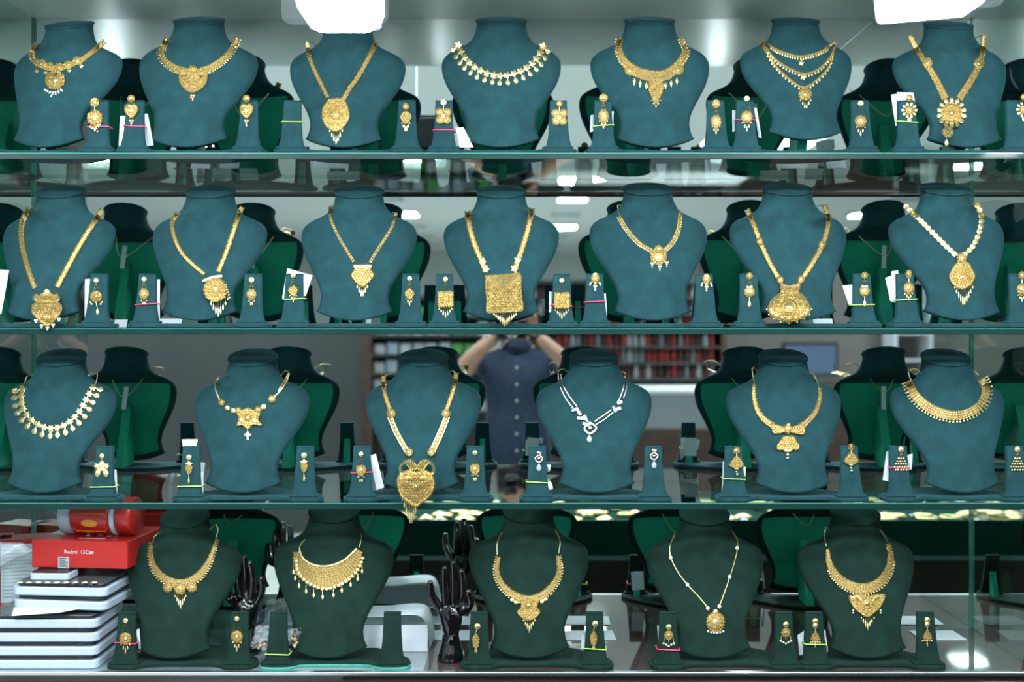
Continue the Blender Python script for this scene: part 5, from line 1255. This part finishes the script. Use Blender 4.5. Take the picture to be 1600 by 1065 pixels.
for k in range(14):
    x, y = (rnd.uniform(404,414), rnd.uniform(998,1015)) if k < 7 else (rnd.uniform(452,466), rnd.uniform(996,1012))
    b = MB(); b.lathe([(.002,0),(.0032,.001),(.0015,.003),(.0003,.0032)], n=6, M=Matrix.Rotation(1.4,4,'X')); o = b.build('gold_ornament', M['rose'] if k % 3 else M['gold']); o.location = W(x, y, 2.1335)
    tag(o, 'tiny gold bit inside the clear plastic pouch beside the second bottom-row bust', 'ornament', 'gold bits in the plastic pouches')
# curled white paper sheet behind the second and third busts
c = W(625, 1010, 2.25); t = empty('paper_sheet', (c.x, c.y, ZB+.0005), 'white paper sheet curled over on itself behind the second bottom-row bust', 'paper')
prof = [(-.09,.0),(-.09,.030),(-.085,.052),(-.072,.064),(-.03,.066),(.02,.070),(.042,.066),(.052,.050),(.056,.028),(.056,.002)]
b = MB(); vs = []
for x, z in [(p.x, p.z) for p in spline([(x,0,z) for x, z in prof], .006)]: vs += [(x,-.03,z),(x+.004,.055,z*1.02),(x,.0555,z*.98-.001),(x,-.0305,z-.0006)]
fs = []; N = len(vs)//4
for i in range(N-1):
    for k in range(4): fs.append((i*4+k, i*4+(k+1)%4, i*4+4+(k+1)%4, i*4+4+k))
b.add(vs, fs); b.build('folded_sheet', M['white'], t, smooth=False)
b = MB(); b.box(-.088,.054,-.0285,-.0275,.001,.050); b.build('inner_sheet', M['white'], t)
# white papers lying at the back of the bottom row
for (x0, x1, lab) in ((395,470,'white paper sheet lying behind the second bottom-row bust at left'),(560,735,'white paper sheet lying behind the black mannequin hand'),(880,960,'white paper sheet lying behind the third and fourth bottom-row busts'),(1430,1500,'white paper lying near the mirror beside the right glass side')):
    a, c = W(x0,0,2.34), W(x1,0,2.34); b = MB(); b.box(-(c.x-a.x)/2,(c.x-a.x)/2,-.035,.035,0,.0012, M=Matrix.Rotation(.03,4,'Z')); o = b.build('paper_sheet', M['white']); o.location = ((a.x+c.x)/2, 2.34, ZB+.0006); tag(o, lab, 'paper')
# sheet added to paint the bright streaky reflection on the case floor, left
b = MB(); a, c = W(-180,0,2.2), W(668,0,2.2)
b.box(a.x, c.x, DF+.002, DM-.002, ZB+.0001, ZB+.0004); o = b.build('reflection_sheet', mat('reflection_tone', (.17,.22,.25), .10, coat=.6, noise=(5,.5))); tag(o, 'pale glossy sheet standing in for the reflection on the left case floor', 'sheet')
# white card at the far left of the second shelf
b = MB(); cs = [W(-14,420,2.13), W(14,422,2.13), W(2,490,2.125), W(-26,492,2.125)]; c0 = sum(cs, Vector())/4
b.add([c-c0 for c in cs]+[c-c0+Vector((0,.0008,0)) for c in cs], [(0,1,2,3),(7,6,5,4)]+[(i,(i+1)%4,4+(i+1)%4,4+i) for i in range(4)])
o = b.build('paper_card', M['white']); o.location = c0; tag(o, 'white card leaning at the far left end of the second shelf', 'card')
# small papers lying on shelves behind the busts
for lv, z, lst in ((1, Z1, ((300,330),(345,375),(490,545),(1215,1260),(1290,1320))),(2, Z2, ((180,200),(250,285),(560,580),(1270,1300)))):
    for x0, x1 in lst:
        a, c = W(x0,0,2.32), W(x1,0,2.32); b = MB(); h = random.uniform(.014,.030)
        b.box(-(c.x-a.x)/2,(c.x-a.x)/2,-.0005,.0005,0,h, M=Matrix.Rotation(-.5,4,'X')); o = b.build('price_tag', M['white']); o.location = ((a.x+c.x)/2, 2.31, CAMZ+z+.001)
        near = min((u for u in UNITS if u.row == lv and u.idx < 8), key=lambda u: abs(u.x-o.location.x)); tag(o, 'white paper tag lying by the mirror behind the %s' % near.where, 'tag', 'paper tags near the mirror on the %s' % ROWN[lv])
